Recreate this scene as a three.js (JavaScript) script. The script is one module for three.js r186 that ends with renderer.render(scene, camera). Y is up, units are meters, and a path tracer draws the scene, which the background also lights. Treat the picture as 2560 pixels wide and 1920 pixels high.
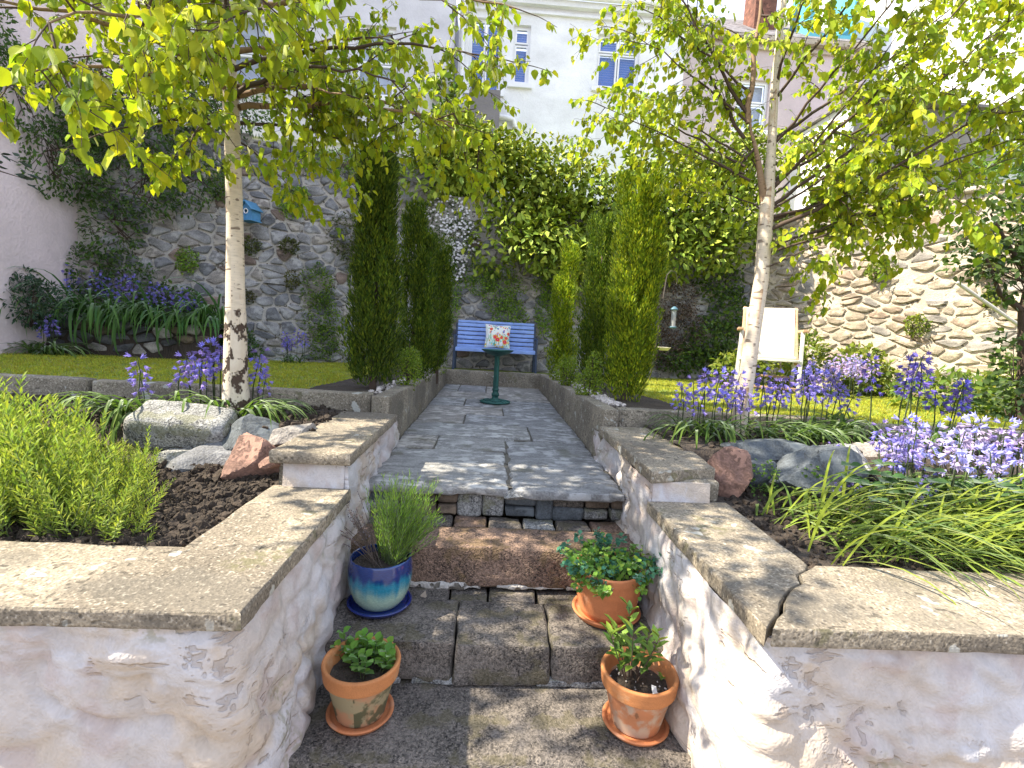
import * as THREE from 'three';
import { toCreasedNormals, mergeGeometries } from 'three/addons/utils/BufferGeometryUtils.js';
import { TessellateModifier } from 'three/addons/modifiers/TessellateModifier.js';

// ---------- camera, sky, sun, exposure ----------
const W = 1024, H = 768;
const scene = new THREE.Scene();
const camera = new THREE.PerspectiveCamera(74.05, W / H, 0.05, 400);
camera.position.set(0, 1.56, 0);
camera.rotation.order = 'YXZ';
camera.rotation.set(THREE.MathUtils.degToRad(-5.8), THREE.MathUtils.degToRad(-2.7), THREE.MathUtils.degToRad(3.2));

const SUN = new THREE.Vector3(-0.88, 1, 0.03).normalize();
{
  const w = 128, h = 64, d = new Float32Array(w * h * 4);
  for (let j = 0; j < h; j++) for (let i = 0; i < w; i++) {
    const el = ((j + 0.5) / h - 0.5) * Math.PI, az = ((i + 0.5) / w - 0.5) * 2 * Math.PI;
    const dir = new THREE.Vector3(Math.cos(el) * Math.cos(az), Math.sin(el), Math.cos(el) * Math.sin(az));
    const t = Math.pow(Math.max(0, dir.y), 0.55), g = Math.max(0, dir.dot(SUN)), o = (j * w + i) * 4;
    const halo = 0.25 * Math.pow(g, 6);
    const c = el > 0 ? [1.22 - 0.56 * t, 1.25 - 0.45 * t, 1.36 - 0.24 * t] : [0.25, 0.25, 0.23];
    for (let k = 0; k < 3; k++) d[o + k] = 0.58 * c[k] + (el > 0 ? halo : 0);
    d[o + 3] = 1;
  }
  const sky = new THREE.DataTexture(d, w, h, THREE.RGBAFormat, THREE.FloatType);
  sky.mapping = THREE.EquirectangularReflectionMapping; sky.magFilter = THREE.LinearFilter; sky.minFilter = THREE.LinearFilter; sky.needsUpdate = true;
  scene.background = sky; scene.environment = sky;
}
const sun = new THREE.DirectionalLight(new THREE.Color(1, 0.9, 0.72), 5);
sun.name = 'sun'; sun.position.copy(SUN).multiplyScalar(40).add(new THREE.Vector3(0, 0, -5)); sun.target.position.set(0, 0, -5);
sun.castShadow = true; sun.shadow.mapSize.set(4096, 4096); sun.shadow.radius = 1.2;
Object.assign(sun.shadow.camera, { left: -16, right: 16, top: 16, bottom: -16, near: 1, far: 90 });
scene.add(sun, sun.target);

const renderer = new THREE.WebGLRenderer({ antialias: true });
renderer.setSize(W, H);
renderer.toneMapping = THREE.LinearToneMapping;
renderer.toneMappingExposure = 2.75;
renderer.outputColorSpace = THREE.SRGBColorSpace;
renderer.shadowMap.enabled = true; renderer.shadowMap.type = THREE.PCFSoftShadowMap;
// ---------- helpers ----------
const V = (x, y, z) => new THREE.Vector3(x, y, z);
const { sin, cos, PI, min, max, abs, floor, sqrt, pow, hypot, atan2 } = Math;
const lerp = (a, b, t) => a + (b - a) * t, clamp = (x, a = 0, b = 1) => min(b, max(a, x)), sstep = (a, b, x) => { const t = clamp((x - a) / (b - a)); return t * t * (3 - 2 * t); };
function rng(seed) { let a = (seed * 2654435761) >>> 0; return () => { a = a + 0x6D2B79F5 | 0; let t = Math.imul(a ^ a >>> 15, 1 | a); t = t + Math.imul(t ^ t >>> 7, 61 | t) ^ t; return ((t ^ t >>> 14) >>> 0) / 4294967296; }; }
function hsh(x, y, z) { let h = Math.imul(x, 374761393) + Math.imul(y, 668265263) + Math.imul(z, 2147483647) | 0; h = Math.imul(h ^ h >>> 13, 1274126177); return ((h ^ h >>> 16) >>> 0) / 4294967296; }
const fade = t => t * t * (3 - 2 * t);
function noise(x, y, z) {
  const X = floor(x), Y = floor(y), Z = floor(z), u = fade(x - X), v = fade(y - Y), w = fade(z - Z);
  const a = lerp(lerp(hsh(X, Y, Z), hsh(X + 1, Y, Z), u), lerp(hsh(X, Y + 1, Z), hsh(X + 1, Y + 1, Z), u), v);
  const b = lerp(lerp(hsh(X, Y, Z + 1), hsh(X + 1, Y, Z + 1), u), lerp(hsh(X, Y + 1, Z + 1), hsh(X + 1, Y + 1, Z + 1), u), v);
  return lerp(a, b, w) * 2 - 1;
}
const fbm = (x, y, z, o = 4) => { let s = 0, a = 0.5, f = 1; for (let i = 0; i < o; i++) { s += a * noise(x * f, y * f, z * f + i * 7.3); a *= 0.5; f *= 2.03; } return s; };
// periodic 2-D noise for textures that repeat
function pn(x, y, P, s) {
  const X = floor(x), Y = floor(y), u = fade(x - X), v = fade(y - Y), m = k => ((k % P) + P) % P;
  return lerp(lerp(hsh(m(X), m(Y), s), hsh(m(X + 1), m(Y), s), u), lerp(hsh(m(X), m(Y + 1), s), hsh(m(X + 1), m(Y + 1), s), u), v);
}
const pf = (u, v, P, s, o = 4, px = 1) => { let t = 0, a = 0.5, n = 0; for (let i = 0; i < o; i++) { t += a * pn(u * P, v * P * px, P * (px > 1 ? px : 1), s + i); n += a; a *= 0.55; P *= 2; } return t / n; };
const toS = l => l <= 0.0031308 ? 12.92 * l : 1.055 * pow(l, 1 / 2.4) - 0.055;
function texPair(n, size, f) {            // f(u, v) -> [r, g, b (linear albedo), height 0..1]
  const a = new Uint8Array(n * n * 4), b = new Uint8Array(n * n * 4);
  for (let j = 0; j < n; j++) for (let i = 0; i < n; i++) {
    const c = f((i + 0.5) / n, (j + 0.5) / n), o = (j * n + i) * 4;
    for (let k = 0; k < 3; k++) { a[o + k] = clamp(toS(clamp(c[k]))) * 255; b[o + k] = clamp(c[3] ?? 0.5) * 255; }
    a[o + 3] = b[o + 3] = 255;
  }
  const mk = (d, srgb) => { const t = new THREE.DataTexture(d, n, n, THREE.RGBAFormat); t.wrapS = t.wrapT = THREE.RepeatWrapping; t.magFilter = THREE.LinearFilter; t.minFilter = THREE.LinearMipmapLinearFilter; t.generateMipmaps = true; if (srgb) t.colorSpace = THREE.SRGBColorSpace; t.repeat.set(1 / size, 1 / size); t.needsUpdate = true; return t; };
  return { map: mk(a, true), bumpMap: mk(b, false) };
}
const mix3 = (a, b, t) => [lerp(a[0], b[0], t), lerp(a[1], b[1], t), lerp(a[2], b[2], t)];
const mul3 = (a, k) => [a[0] * k, a[1] * k, a[2] * k];
const lin = (r, g, b) => new THREE.Color().setRGB(r, g, b);
const std = (o) => new THREE.MeshStandardMaterial({ roughness: 0.9, metalness: 0, ...o });
const leafMat = (o = {}) => new THREE.MeshPhysicalMaterial({ vertexColors: true, side: THREE.DoubleSide, roughness: 1, metalness: 0, transmission: 0.5, thickness: 0, specularIntensity: 0.5, ...o });

const used = {};
function numbered(n) { const k = used[n] = (used[n] ?? -1) + 1; return k ? `${n}_${String(k).padStart(3, '0')}` : n; }
function shade(o) { o.traverse(m => { if (m.isMesh) { m.castShadow = true; m.receiveShadow = true; } }); return o; }
function thing(name, label, category, pos = [0, 0, 0], turn = 0, group) {
  const o = new THREE.Group(); o.name = numbered(name); o.position.set(...pos); o.rotation.y = turn;
  o.userData = { label, category }; if (group) o.userData.group = group; scene.add(o); return o;
}
function part(name, geo, mat, parent, pos, label) {
  const m = new THREE.Mesh(geo, mat); m.name = name; if (pos) m.position.set(...pos); if (label) m.userData.label = label;
  m.castShadow = m.receiveShadow = true; parent.add(m); return m;
}
function solo(name, geo, mat, label, category, group, pos) {   // a thing that is one mesh
  const m = part(numbered(name), geo, mat, scene, pos); m.userData = { label, category }; if (group) m.userData.group = group; return m;
}
function structure(name, geo, mat, parent = scene) { const m = part(parent === scene ? numbered(name) : name, geo, mat, parent); m.userData.kind = 'structure'; return m; }

// mesh builder
class MB {
  constructor() { this.p = []; this.n = []; this.t = []; this.c = []; this.i = []; }
  get count() { return this.p.length / 3; }
  v(p, n, u, v, c) { this.p.push(p.x, p.y, p.z); this.n.push(n.x, n.y, n.z); this.t.push(u, v); if (c) this.c.push(c[0], c[1], c[2]); return this.p.length / 3 - 1; }
  geo(recompute) {
    const g = new THREE.BufferGeometry();
    g.setAttribute('position', new THREE.Float32BufferAttribute(this.p, 3));
    g.setAttribute('normal', new THREE.Float32BufferAttribute(this.n, 3));
    g.setAttribute('uv', new THREE.Float32BufferAttribute(this.t, 2));
    if (this.c.length) g.setAttribute('color', new THREE.Float32BufferAttribute(this.c, 3));
    g.setIndex(this.i); if (recompute) g.computeVertexNormals(); return g;
  }
  tube(pts, rad, sides = 6, col, cap = true) {
    let N = null; const L = pts.length; let len = 0; const base = this.count;
    for (let k = 0; k < L; k++) {
      const T = pts[min(k + 1, L - 1)].clone().sub(pts[max(k - 1, 0)]).normalize();
      if (!N) N = abs(T.y) < 0.9 ? V(0, 1, 0).cross(T).normalize() : V(1, 0, 0).cross(T).normalize();
      else N = N.sub(T.clone().multiplyScalar(N.dot(T))).normalize();
      const B = T.clone().cross(N); if (k) len += pts[k].distanceTo(pts[k - 1]);
      for (let s = 0; s <= sides; s++) {
        const a = s / sides * 2 * PI, n = N.clone().multiplyScalar(cos(a)).add(B.clone().multiplyScalar(sin(a)));
        this.v(pts[k].clone().addScaledVector(n, rad[k]), n, s / sides * 2 * PI * rad[0], len, col);
      }
    }
    const w = sides + 1;
    for (let k = 0; k < L - 1; k++) for (let s = 0; s < sides; s++) { const a = base + k * w + s; this.i.push(a, a + 1, a + w, a + 1, a + w + 1, a + w); }
    if (cap) for (const e of [0, L - 1]) {
      const T = pts[e].clone().sub(pts[e ? e - 1 : 1]).normalize(), c = this.v(pts[e], T, 0, 0, col);
      for (let s = 0; s < sides; s++) { const a = base + e * w + s; e ? this.i.push(c, a, a + 1) : this.i.push(c, a + 1, a); }
    }
    return this;
  }
  quad(a, b, c, d, col, us = 1) {        // counter-clockwise seen from the front
    const n = b.clone().sub(a).cross(d.clone().sub(a)).normalize(), w = a.distanceTo(b) * us, h = a.distanceTo(d) * us;
    const k = this.v(a, n, 0, 0, col); this.v(b, n, w, 0, col); this.v(c, n, w, h, col); this.v(d, n, 0, h, col);
    this.i.push(k, k + 1, k + 2, k, k + 2, k + 3); return this;
  }
  // a folded leaf: base at p, tip along dir, face normal nrm
  leaf(p, dir, nrm, len, wid, col, shape = 0, fold = 0.18) {
    const s = dir.clone().cross(nrm).normalize(), N = s.clone().cross(dir).normalize();
    const at = (a, b, c) => p.clone().addScaledVector(s, a * wid).addScaledVector(dir, b * len).addScaledVector(N, c * wid);
    const nl = N.clone().addScaledVector(s, 0.35).normalize(), nr = N.clone().addScaledVector(s, -0.35).normalize();
    const Q = [[[0.36, 0.1], [0.5, 0.34], [0.24, 0.74]], [[0.5, 0.42], [0.34, 0.74]], [[0.46, 0.3], [0.46, 0.65]], [[0.22, 0.03], [0.42, 0.14], [0.44, 0.17], [0.52, 0.3], [0.49, 0.32], [0.5, 0.46], [0.46, 0.47], [0.38, 0.64], [0.34, 0.64], [0.22, 0.8], [0.18, 0.8]]][shape];
    const k = this.v(at(0, 0, 0), N, 0.5, 0, col); this.v(at(0, 1, -0.14), N, 0.5, 1, col); const n = Q.length;
    for (const sg of [-1, 1]) for (const [a, b] of Q) this.v(at(sg * a, b, fold * (1 - 0.5 * b)), sg < 0 ? nl : nr, 0.5 + sg * a, b, col);
    for (let i = 0; i < n; i++) { const l = k + 2 + i, r = l + n; this.i.push(k, i < n - 1 ? l + 1 : k + 1, l, k, r, i < n - 1 ? r + 1 : k + 1); }
    return this;
  }
  add(g, m, col) {
    const q = V(0, 0, 0), nm = new THREE.Matrix3().getNormalMatrix(m), P = g.attributes.position, N = g.attributes.normal, U = g.attributes.uv, b = this.count;
    for (let k = 0; k < P.count; k++) { q.fromBufferAttribute(P, k).applyMatrix4(m); this.p.push(q.x, q.y, q.z); q.fromBufferAttribute(N, k).applyMatrix3(nm).normalize(); this.n.push(q.x, q.y, q.z); U ? this.t.push(U.getX(k), U.getY(k)) : this.t.push(0, 0); if (col) this.c.push(...col); }
    if (g.index) for (let k = 0; k < g.index.count; k++) this.i.push(b + g.index.getX(k)); else for (let k = 0; k < P.count; k++) this.i.push(b + k);
    return this;
  }
}
const M4 = (x, y, z, ry = 0, rx = 0, rz = 0, s = 1) => new THREE.Matrix4().compose(V(x, y, z), new THREE.Quaternion().setFromEuler(new THREE.Euler(rx, ry, rz, 'YXZ')), typeof s === 'number' ? V(s, s, s) : V(...s));
// a box with rounded edges and an uneven, displaced surface; uv in metres
function roughBox(w, h, d, { r = 0.012, seg = 0.05, amp = 0.004, f = 9, seed = 1, warp = 0, round = 3, crease = 0.7, edge = 0 } = {}) {
  const hw = [w / 2, h / 2, d / 2], grid = a => { const o = [], n = max(1, Math.round((2 * hw[a] - 2 * r) / seg)); for (let k = 0; k < round; k++) o.push(-hw[a] + r * k / round); for (let k = 0; k <= n; k++) o.push(-hw[a] + r + (2 * hw[a] - 2 * r) * k / n); for (let k = 1; k <= round; k++) o.push(hw[a] - r + r * k / round); return o; };
  const G = [grid(0), grid(1), grid(2)], m = new MB(), o1 = seed * 13.7, uo = hsh(seed, 3, 5) * 3, vo = hsh(seed, 7, 1) * 3;
  for (let a = 0; a < 3; a++) for (const s of [-1, 1]) {
    const b = (a + 1) % 3, c = (a + 2) % 3, gb = G[b], gc = G[c], base = m.count;
    for (const y of gc) for (const x of gb) {
      const q = [0, 0, 0]; q[a] = s * hw[a]; q[b] = x; q[c] = y;
      const inn = q.map((t, k) => clamp(t, -(hw[k] - r), hw[k] - r)), dv = q.map((t, k) => t - inn[k]), L = hypot(...dv) || 1, n = dv.map(t => t / L);
      const p = inn.map((t, k) => t + n[k] * r);
      const X = p[0] + o1, Y = p[1] + o1 * 0.7, Z = p[2] - o1;
      let k = amp * fbm(X * f, Y * f, Z * f, 3) * 2 + warp * noise(X * 2.2, Y * 2.2, Z * 2.2);
      if (edge) { let e = 0; for (let t = 0; t < 3; t++) if (hw[t] - abs(p[t]) < r * 1.5) e++; if (e > 1) k -= edge * max(0, noise(X * 14, Y * 14, Z * 14) + 0.2); }
      m.v(V(p[0] + n[0] * k, p[1] + n[1] * k, p[2] + n[2] * k), V(...n), (a === 0 ? q[2] : q[0]) + uo, (a === 1 ? q[2] : q[1]) + vo);
    }
    const nw = gb.length;
    for (let j = 0; j < gc.length - 1; j++) for (let i = 0; i < nw - 1; i++) { const k = base + j * nw + i; s > 0 ? m.i.push(k, k + 1, k + nw, k + 1, k + nw + 1, k + nw) : m.i.push(k, k + nw, k + 1, k + 1, k + nw, k + nw + 1); }
  }
  return toCreasedNormals(m.geo(), crease);
}
// uv from the dominant axis, in metres
function boxUV(g, s = 1) {
  const P = g.attributes.position, N = g.attributes.normal, u = new Float32Array(P.count * 2);
  for (let k = 0; k < P.count; k++) { const x = abs(N.getX(k)), y = abs(N.getY(k)), z = abs(N.getZ(k)); u[2 * k] = (x > y && x > z ? P.getZ(k) : P.getX(k)) * s; u[2 * k + 1] = (y >= x && y >= z ? P.getZ(k) : P.getY(k)) * s; }
  g.setAttribute('uv', new THREE.BufferAttribute(u, 2)); return g;
}
// a boulder: a sphere cut by random planes and roughened
function rockGeo(w, h, d, seed, { cuts = 14, amp = 0.03, det = 4, soft = 0.06 } = {}) {
  const R = rng(seed), g = new THREE.IcosahedronGeometry(1, det * 3), P = g.attributes.position, pl = [];
  for (let k = 0; k < cuts; k++) { const n = V(R() * 2 - 1, R() * 2 - 1, R() * 2 - 1).normalize(); pl.push([n, 0.5 + R() * 0.3]); }
  pl.push([V(0, -1, 0), 0.62], [V(0, 1, 0), 0.7 + R() * 0.1]);
  const q = V(0, 0, 0);
  for (let k = 0; k < P.count; k++) {
    q.fromBufferAttribute(P, k).normalize(); let t = 1;
    for (const [n, e] of pl) { const c = q.dot(n); if (c > 0.01) t = min(t, e / c + soft * 0.2); }
    t *= 1 + amp * 2 * fbm(q.x * 3 + seed, q.y * 3, q.z * 3, 4) + amp * 0.5 * noise(q.x * 16, q.y * 16 + seed, q.z * 16);
    P.setXYZ(k, q.x * t * w / 1.32, q.y * t * h / 1.25, q.z * t * d / 1.32);
  }
  g.deleteAttribute('normal'); const c = toCreasedNormals(g, 0.45); return boxUV(c, 1);
}
// an extruded flat outline (x, z) with bevelled top edges: copings and the like
function prism(pts, y0, y1, { bev = 0.012, amp = 0.006, seed = 1 } = {}) {
  const s = new THREE.Shape(pts.map(p => new THREE.Vector2(p[0], -p[1])));
  const g = new THREE.ExtrudeGeometry(s, { depth: y1 - y0 - 2 * bev, bevelEnabled: true, bevelThickness: bev, bevelSize: bev, bevelOffset: -bev, bevelSegments: 3, steps: 1 });
  g.rotateX(-PI / 2); g.translate(0, y0 + bev, 0);
  const q = new TessellateModifier(0.09, 18).modify(g.toNonIndexed ? (g.index ? g.toNonIndexed() : g) : g), P = q.attributes.position;
  for (let k = 0; k < P.count; k++) { const x = P.getX(k), y = P.getY(k), z = P.getZ(k), e = y - y0 < bev * 1.1 || y1 - y < bev * 1.1 ? 1 : 0.4; P.setXYZ(k, x + amp * 1.3 * fbm(x * 16 + seed, y * 16, z * 16, 3), y + amp * e * fbm(x * 9, y * 9 + seed, z * 9, 3), z + amp * 1.3 * fbm(x * 16, y * 16 + 7, z * 16 + seed, 3)); }
  q.deleteAttribute('normal'); return boxUV(toCreasedNormals(q, 0.6));
}
// ---------- surfaces ----------
const T = {};
T.concrete = texPair(1024, 1.5, (u, v) => {
  const wu = u + 0.03 * (pf(u, v, 7, 15, 4) - 0.5), wv = v + 0.03 * (pf(u, v, 7, 16, 4) - 0.5), big = pf(wu, wv, 3, 11, 5), mid = pf(wu, wv, 14, 21, 4), g1 = pn(u * 210, v * 210, 210, 5), g2 = pn(u * 380, v * 380, 380, 6);
  let c = mix3([0.19, 0.16, 0.122], [0.295, 0.25, 0.188], sstep(0.32, 0.68, big));
  c = mul3(c, 0.62 + 0.55 * mid + 0.6 * (g1 - 0.5) + 0.45 * (g2 - 0.5));
  if (g1 > 0.85) c = mix3(c, [0.46, 0.42, 0.35], 0.6); if (g2 < 0.1) c = mul3(c, 0.45);
  const stain = sstep(0.54, 0.66, pf(wu, wv, 5, 31, 5)); c = mix3(c, [0.11, 0.10, 0.085], stain * 0.45);
  const moss = sstep(0.6, 0.68, pf(wu, wv, 6, 41, 5)) * sstep(0.4, 0.6, pf(u, v, 60, 42, 2)); c = mix3(c, [0.11, 0.105, 0.045], moss * 0.6);
  const lic = sstep(0.69, 0.72, pf(wu, wv, 26, 46, 3)) * sstep(0.5, 0.6, pf(u, v, 5, 47, 3)); c = mix3(c, [0.47, 0.47, 0.43], lic * 0.7);
  const pit = sstep(0.75, 0.8, pn(u * 90, v * 90, 90, 48)) * sstep(0.5, 0.6, mid); c = mul3(c, 1 - 0.5 * pit);
  return [...c, 0.35 * g1 + 0.25 * g2 + 0.4 * mid - 0.4 * pit + 0.15 * lic];
});
T.white = texPair(1024, 1.6, (u, v) => {
  const wu = u + 0.06 * (pf(u, v, 5, 3, 5) - 0.5), wv = v + 0.06 * (pf(u, v, 5, 4, 5) - 0.5);
  const a = pf(wu, wv, 4, 61, 6), b = pf(wu, wv, 6, 71, 6), e = pf(u, v, 40, 81, 3), fine = pn(u * 300, v * 300, 300, 83), lay = pf(wu, wv, 5, 85, 5, 3);
  let c = mix3([0.53, 0.48, 0.45], [0.57, 0.545, 0.55], sstep(0.38, 0.62, a));
  c = mix3(c, [0.52, 0.41, 0.29], sstep(0.48, 0.68, b) * 0.6); c = mix3(c, [0.46, 0.37, 0.345], sstep(0.52, 0.66, pf(wu, wv, 9, 75, 5)) * 0.55); c = mix3(c, [0.60, 0.60, 0.64], sstep(0.56, 0.7, lay) * 0.6);
  c = mul3(c, 0.86 + 0.24 * (e - 0.3) + 0.1 * (fine - 0.5));
  const ln = sstep(0.63, 0.72, pf(wu, wv, 16, 95, 5, 4)) * sstep(0.5, 0.6, pf(u, v, 6, 96, 4)); c = mix3(c, [0.30, 0.22, 0.16], ln * 0.45);
  const sp = sstep(0.56, 0.66, pf(u, v, 4, 54, 3)), chip = sp * sstep(0.66, 0.74, pf(wu, wv, 64, 55, 3)); c = mix3(c, [0.15, 0.1, 0.07], chip * 0.3);
  const alga = sstep(0.62, 0.76, pf(wu, wv, 7, 58, 5)) * sstep(0.42, 0.62, pf(u, v, 90, 59, 3)); c = mix3(c, [0.2, 0.19, 0.09], alga * 0.45);
  return [...c, 0.5 + 0.5 * (a - 0.5) + 0.5 * (lay - 0.5) + 0.35 * (e - 0.5) + 0.12 * fine - 0.4 * ln - 0.35 * chip];
});
T.slab = texPair(1024, 1.3, (u, v) => {
  const wu = u + 0.02 * (pf(u, v, 8, 105, 3) - 0.5), wv = v + 0.02 * (pf(u, v, 8, 106, 3) - 0.5), a = pf(wu, wv, 4, 101, 5), l = pf(wu, wv, 22, 111, 5), g = pn(u * 170, v * 170, 170, 7), str = pf(wu, wv, 6, 131, 5, 5);
  let c = mix3([0.20, 0.198, 0.195], [0.30, 0.297, 0.29], a); c = mul3(c, 0.85 + 0.5 * (g - 0.5) + 0.45 * (str - 0.5));
  const zone = sstep(0.36, 0.62, pf(u, v, 5, 113, 3)), lic = sstep(0.44, 0.62, l * 0.55 + str * 0.45) * (0.25 + 0.75 * zone); c = mix3(c, [0.52, 0.52, 0.51], lic * 0.75);
  const moss = sstep(0.62, 0.76, pf(wu, wv, 8, 151, 5)); c = mix3(c, [0.10, 0.095, 0.055], moss * 0.5);
  return [...c, 0.4 * a + 0.35 * str + 0.25 * g + 0.15 * lic];
});
T.grit = texPair(512, 0.5, (u, v) => {      // crystalline stone, tinted by the material's colour
  const g = pn(u * 120, v * 120, 120, 8), h = pn(u * 60, v * 60, 60, 9), a = pf(u, v, 4, 161, 4);
  let k = 0.5 + 0.5 * (g - 0.5) + 0.5 * (h - 0.5) + 0.5 * (a - 0.5); let c = [k, k, k];
  if (g > 0.88) c = [1, 0.97, 0.92]; if (g < 0.1) c = mul3(c, 0.45);
  const m = sstep(0.6, 0.72, pf(u, v, 5, 171, 4)); c = mix3(c, [0.42, 0.42, 0.24], m * 0.5);
  return [...c, 0.4 * g + 0.35 * h + 0.3 * a];
});
T.rubble = texPair(512, 0.7, (u, v) => {
  const a = pf(u, v, 4, 181, 5), b = pf(u, v, 9, 191, 4), s = pf(u, v, 5, 201, 4, 3), g = pn(u * 110, v * 110, 110, 10);
  let k = 0.55 + 0.7 * (a - 0.5) + 0.4 * (s - 0.5) + 0.35 * (g - 0.5); let c = [k, k, k];
  const lic = sstep(0.6, 0.7, b); c = mix3(c, [1, 1, 0.97], lic * 0.7);
  return [...c, 0.45 * a + 0.4 * s + 0.15 * g];
});
T.mortar = texPair(512, 0.9, (u, v) => {
  const a = pf(u, v, 5, 211, 5), g = pn(u * 130, v * 130, 130, 12), hole = sstep(0.68, 0.74, pf(u, v, 14, 221, 3));
  let c = mul3([0.92, 0.9, 0.87], 0.7 + 0.5 * (a - 0.4) + 0.3 * (g - 0.5)); c = mix3(c, [0.16, 0.14, 0.11], hole * 0.85);
  return [...c, 0.5 * a + 0.2 * g - 0.5 * hole + 0.4];
});
T.soil = texPair(512, 0.6, (u, v) => {
  const a = pf(u, v, 6, 231, 5), g = pn(u * 90, v * 90, 90, 13), b = pf(u, v, 20, 241, 3);
  const c = mix3([0.022, 0.017, 0.014], [0.085, 0.065, 0.05], clamp(a * 0.7 + g * 0.4 - 0.1)); return [...c, 0.5 * b + 0.3 * g + 0.3 * a];
});
T.turf = texPair(512, 1.2, (u, v) => {
  const a = pf(u, v, 5, 251, 4), g = pn(u * 160, v * 160, 160, 14), h = pn(u * 90, v * 90, 90, 15);
  return [...mul3(mix3([0.15, 0.21, 0.025], [0.27, 0.28, 0.06], sstep(0.35, 0.7, a)), 0.6 + 0.5 * g + 0.3 * h), g];
});
T.bark = texPair(512, 0.7, (u, v) => {      // white birch bark with dark cross marks
  const a = pf(u, v, 4, 261, 4), m = pn(u * 9, v * 46, 46, 16), m2 = pn(u * 20, v * 120, 120, 17), s = pf(u, v, 6, 271, 4);
  let c = mix3([0.58, 0.48, 0.36], [0.76, 0.68, 0.57], a); c = mul3(c, 0.9 + 0.2 * pn(u * 12, v * 90, 90, 18));
  const d = sstep(0.8, 0.9, m) * 0.8 + sstep(0.88, 0.95, m2) * 0.5; c = mix3(c, [0.12, 0.08, 0.055], clamp(d)); c = mix3(c, [0.42, 0.27, 0.16], sstep(0.62, 0.75, s) * 0.6);
  return [...c, 0.6 + 0.3 * a - 0.4 * d];
});
T.barkold = texPair(512, 0.5, (u, v) => {   // plated, fissured bark at the foot
  const a = pf(u, v, 6, 281, 4), r = 1 - abs(pf(u, v, 7, 291, 4) - 0.5) * 2, p = sstep(0.35, 0.42, a), w = mix3([0.56, 0.46, 0.35], [0.74, 0.66, 0.55], pf(u, v, 9, 295, 4));
  const c = mix3([0.07, 0.045, 0.032], w, p * (1 - sstep(0.9, 0.97, r) * sstep(0.45, 0.6, pf(u, v, 5, 297, 3)))); return [...c, p * 0.8];
});
T.plaster = texPair(512, 2.5, (u, v) => {
  const a = pf(u, v, 4, 301, 5), b = pf(u, v, 3, 311, 4, 3), g = pn(u * 120, v * 120, 120, 19); const k = 0.86 + 0.3 * (a - 0.5) + 0.2 * (b - 0.5) + 0.06 * (g - 0.5); return [k, k, k, 0.5 * a + 0.5 * g];
});
T.terra = texPair(512, 0.5, (u, v) => {
  const a = pf(u, v, 5, 321, 5), s = pf(u, v, 3, 331, 4, 6), g = pn(u * 140, v * 140, 140, 20); let c = mul3([0.60, 0.215, 0.085], 0.82 + 0.3 * (a - 0.4) + 0.16 * (s - 0.5) + 0.1 * (g - 0.5));
  c = mix3(c, [0.55, 0.36, 0.25], sstep(0.6, 0.75, pf(u, v, 6, 341, 4)) * 0.35); return [...c, 0.6 * s + 0.2 * g];
});
T.terraold = texPair(512, 0.5, (u, v) => {
  const a = pf(u, v, 5, 351, 5), b = pf(u, v, 7, 361, 5), m = pf(u, v, 9, 371, 4); let c = mix3([0.5, 0.2, 0.09], [0.50, 0.36, 0.26], sstep(0.4, 0.62, b));
  c = mul3(c, 0.8 + 0.4 * (a - 0.4)); const d = sstep(0.66, 0.72, m); c = mix3(c, [0.14, 0.07, 0.035], d * 0.7); return [...c, a];
});
T.terramoss = texPair(512, 0.5, (u, v) => {
  const a = pf(u, v, 6, 381, 5), b = pf(u, v, 5, 391, 5); let c = mix3([0.42, 0.21, 0.11], [0.30, 0.245, 0.14], sstep(0.35, 0.6, a)); const m = sstep(0.5, 0.6, b); c = mix3(c, [0.055, 0.06, 0.025], m * 0.85); return [...c, a];
});
T.glaze = texPair(512, 1, (u, v) => {       // flowing reactive glaze: navy over teal over celadon, running in streaks
  const run = 0.10 * (pf(u, v, 8, 401, 3) - 0.5) + 0.16 * (pn(u * 44, 0.5, 44, 21) - 0.5) + 0.05 * (pn(u * 130, v * 6, 130, 22) - 0.5), t = v + run, k = pn(u * 150, v * 150, 150, 23);
  let c = t > 0.78 ? [0.007, 0.03, 0.15] : t > 0.58 ? mix3([0.02, 0.20, 0.30], [0.007, 0.03, 0.15], sstep(0.58, 0.78, t)) : mix3([0.36, 0.50, 0.40], [0.02, 0.20, 0.30], sstep(0.25, 0.6, t));
  c = mul3(c, 0.8 + 0.4 * k); return [...c, 0.5];
});
T.wood = texPair(256, 0.4, (u, v) => { const s = pf(u, v, 3, 411, 4, 10), a = pf(u, v, 4, 421, 3); const k = 0.8 + 0.35 * (s - 0.5) + 0.25 * (a - 0.5); return [k, k, k, s]; });
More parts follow.
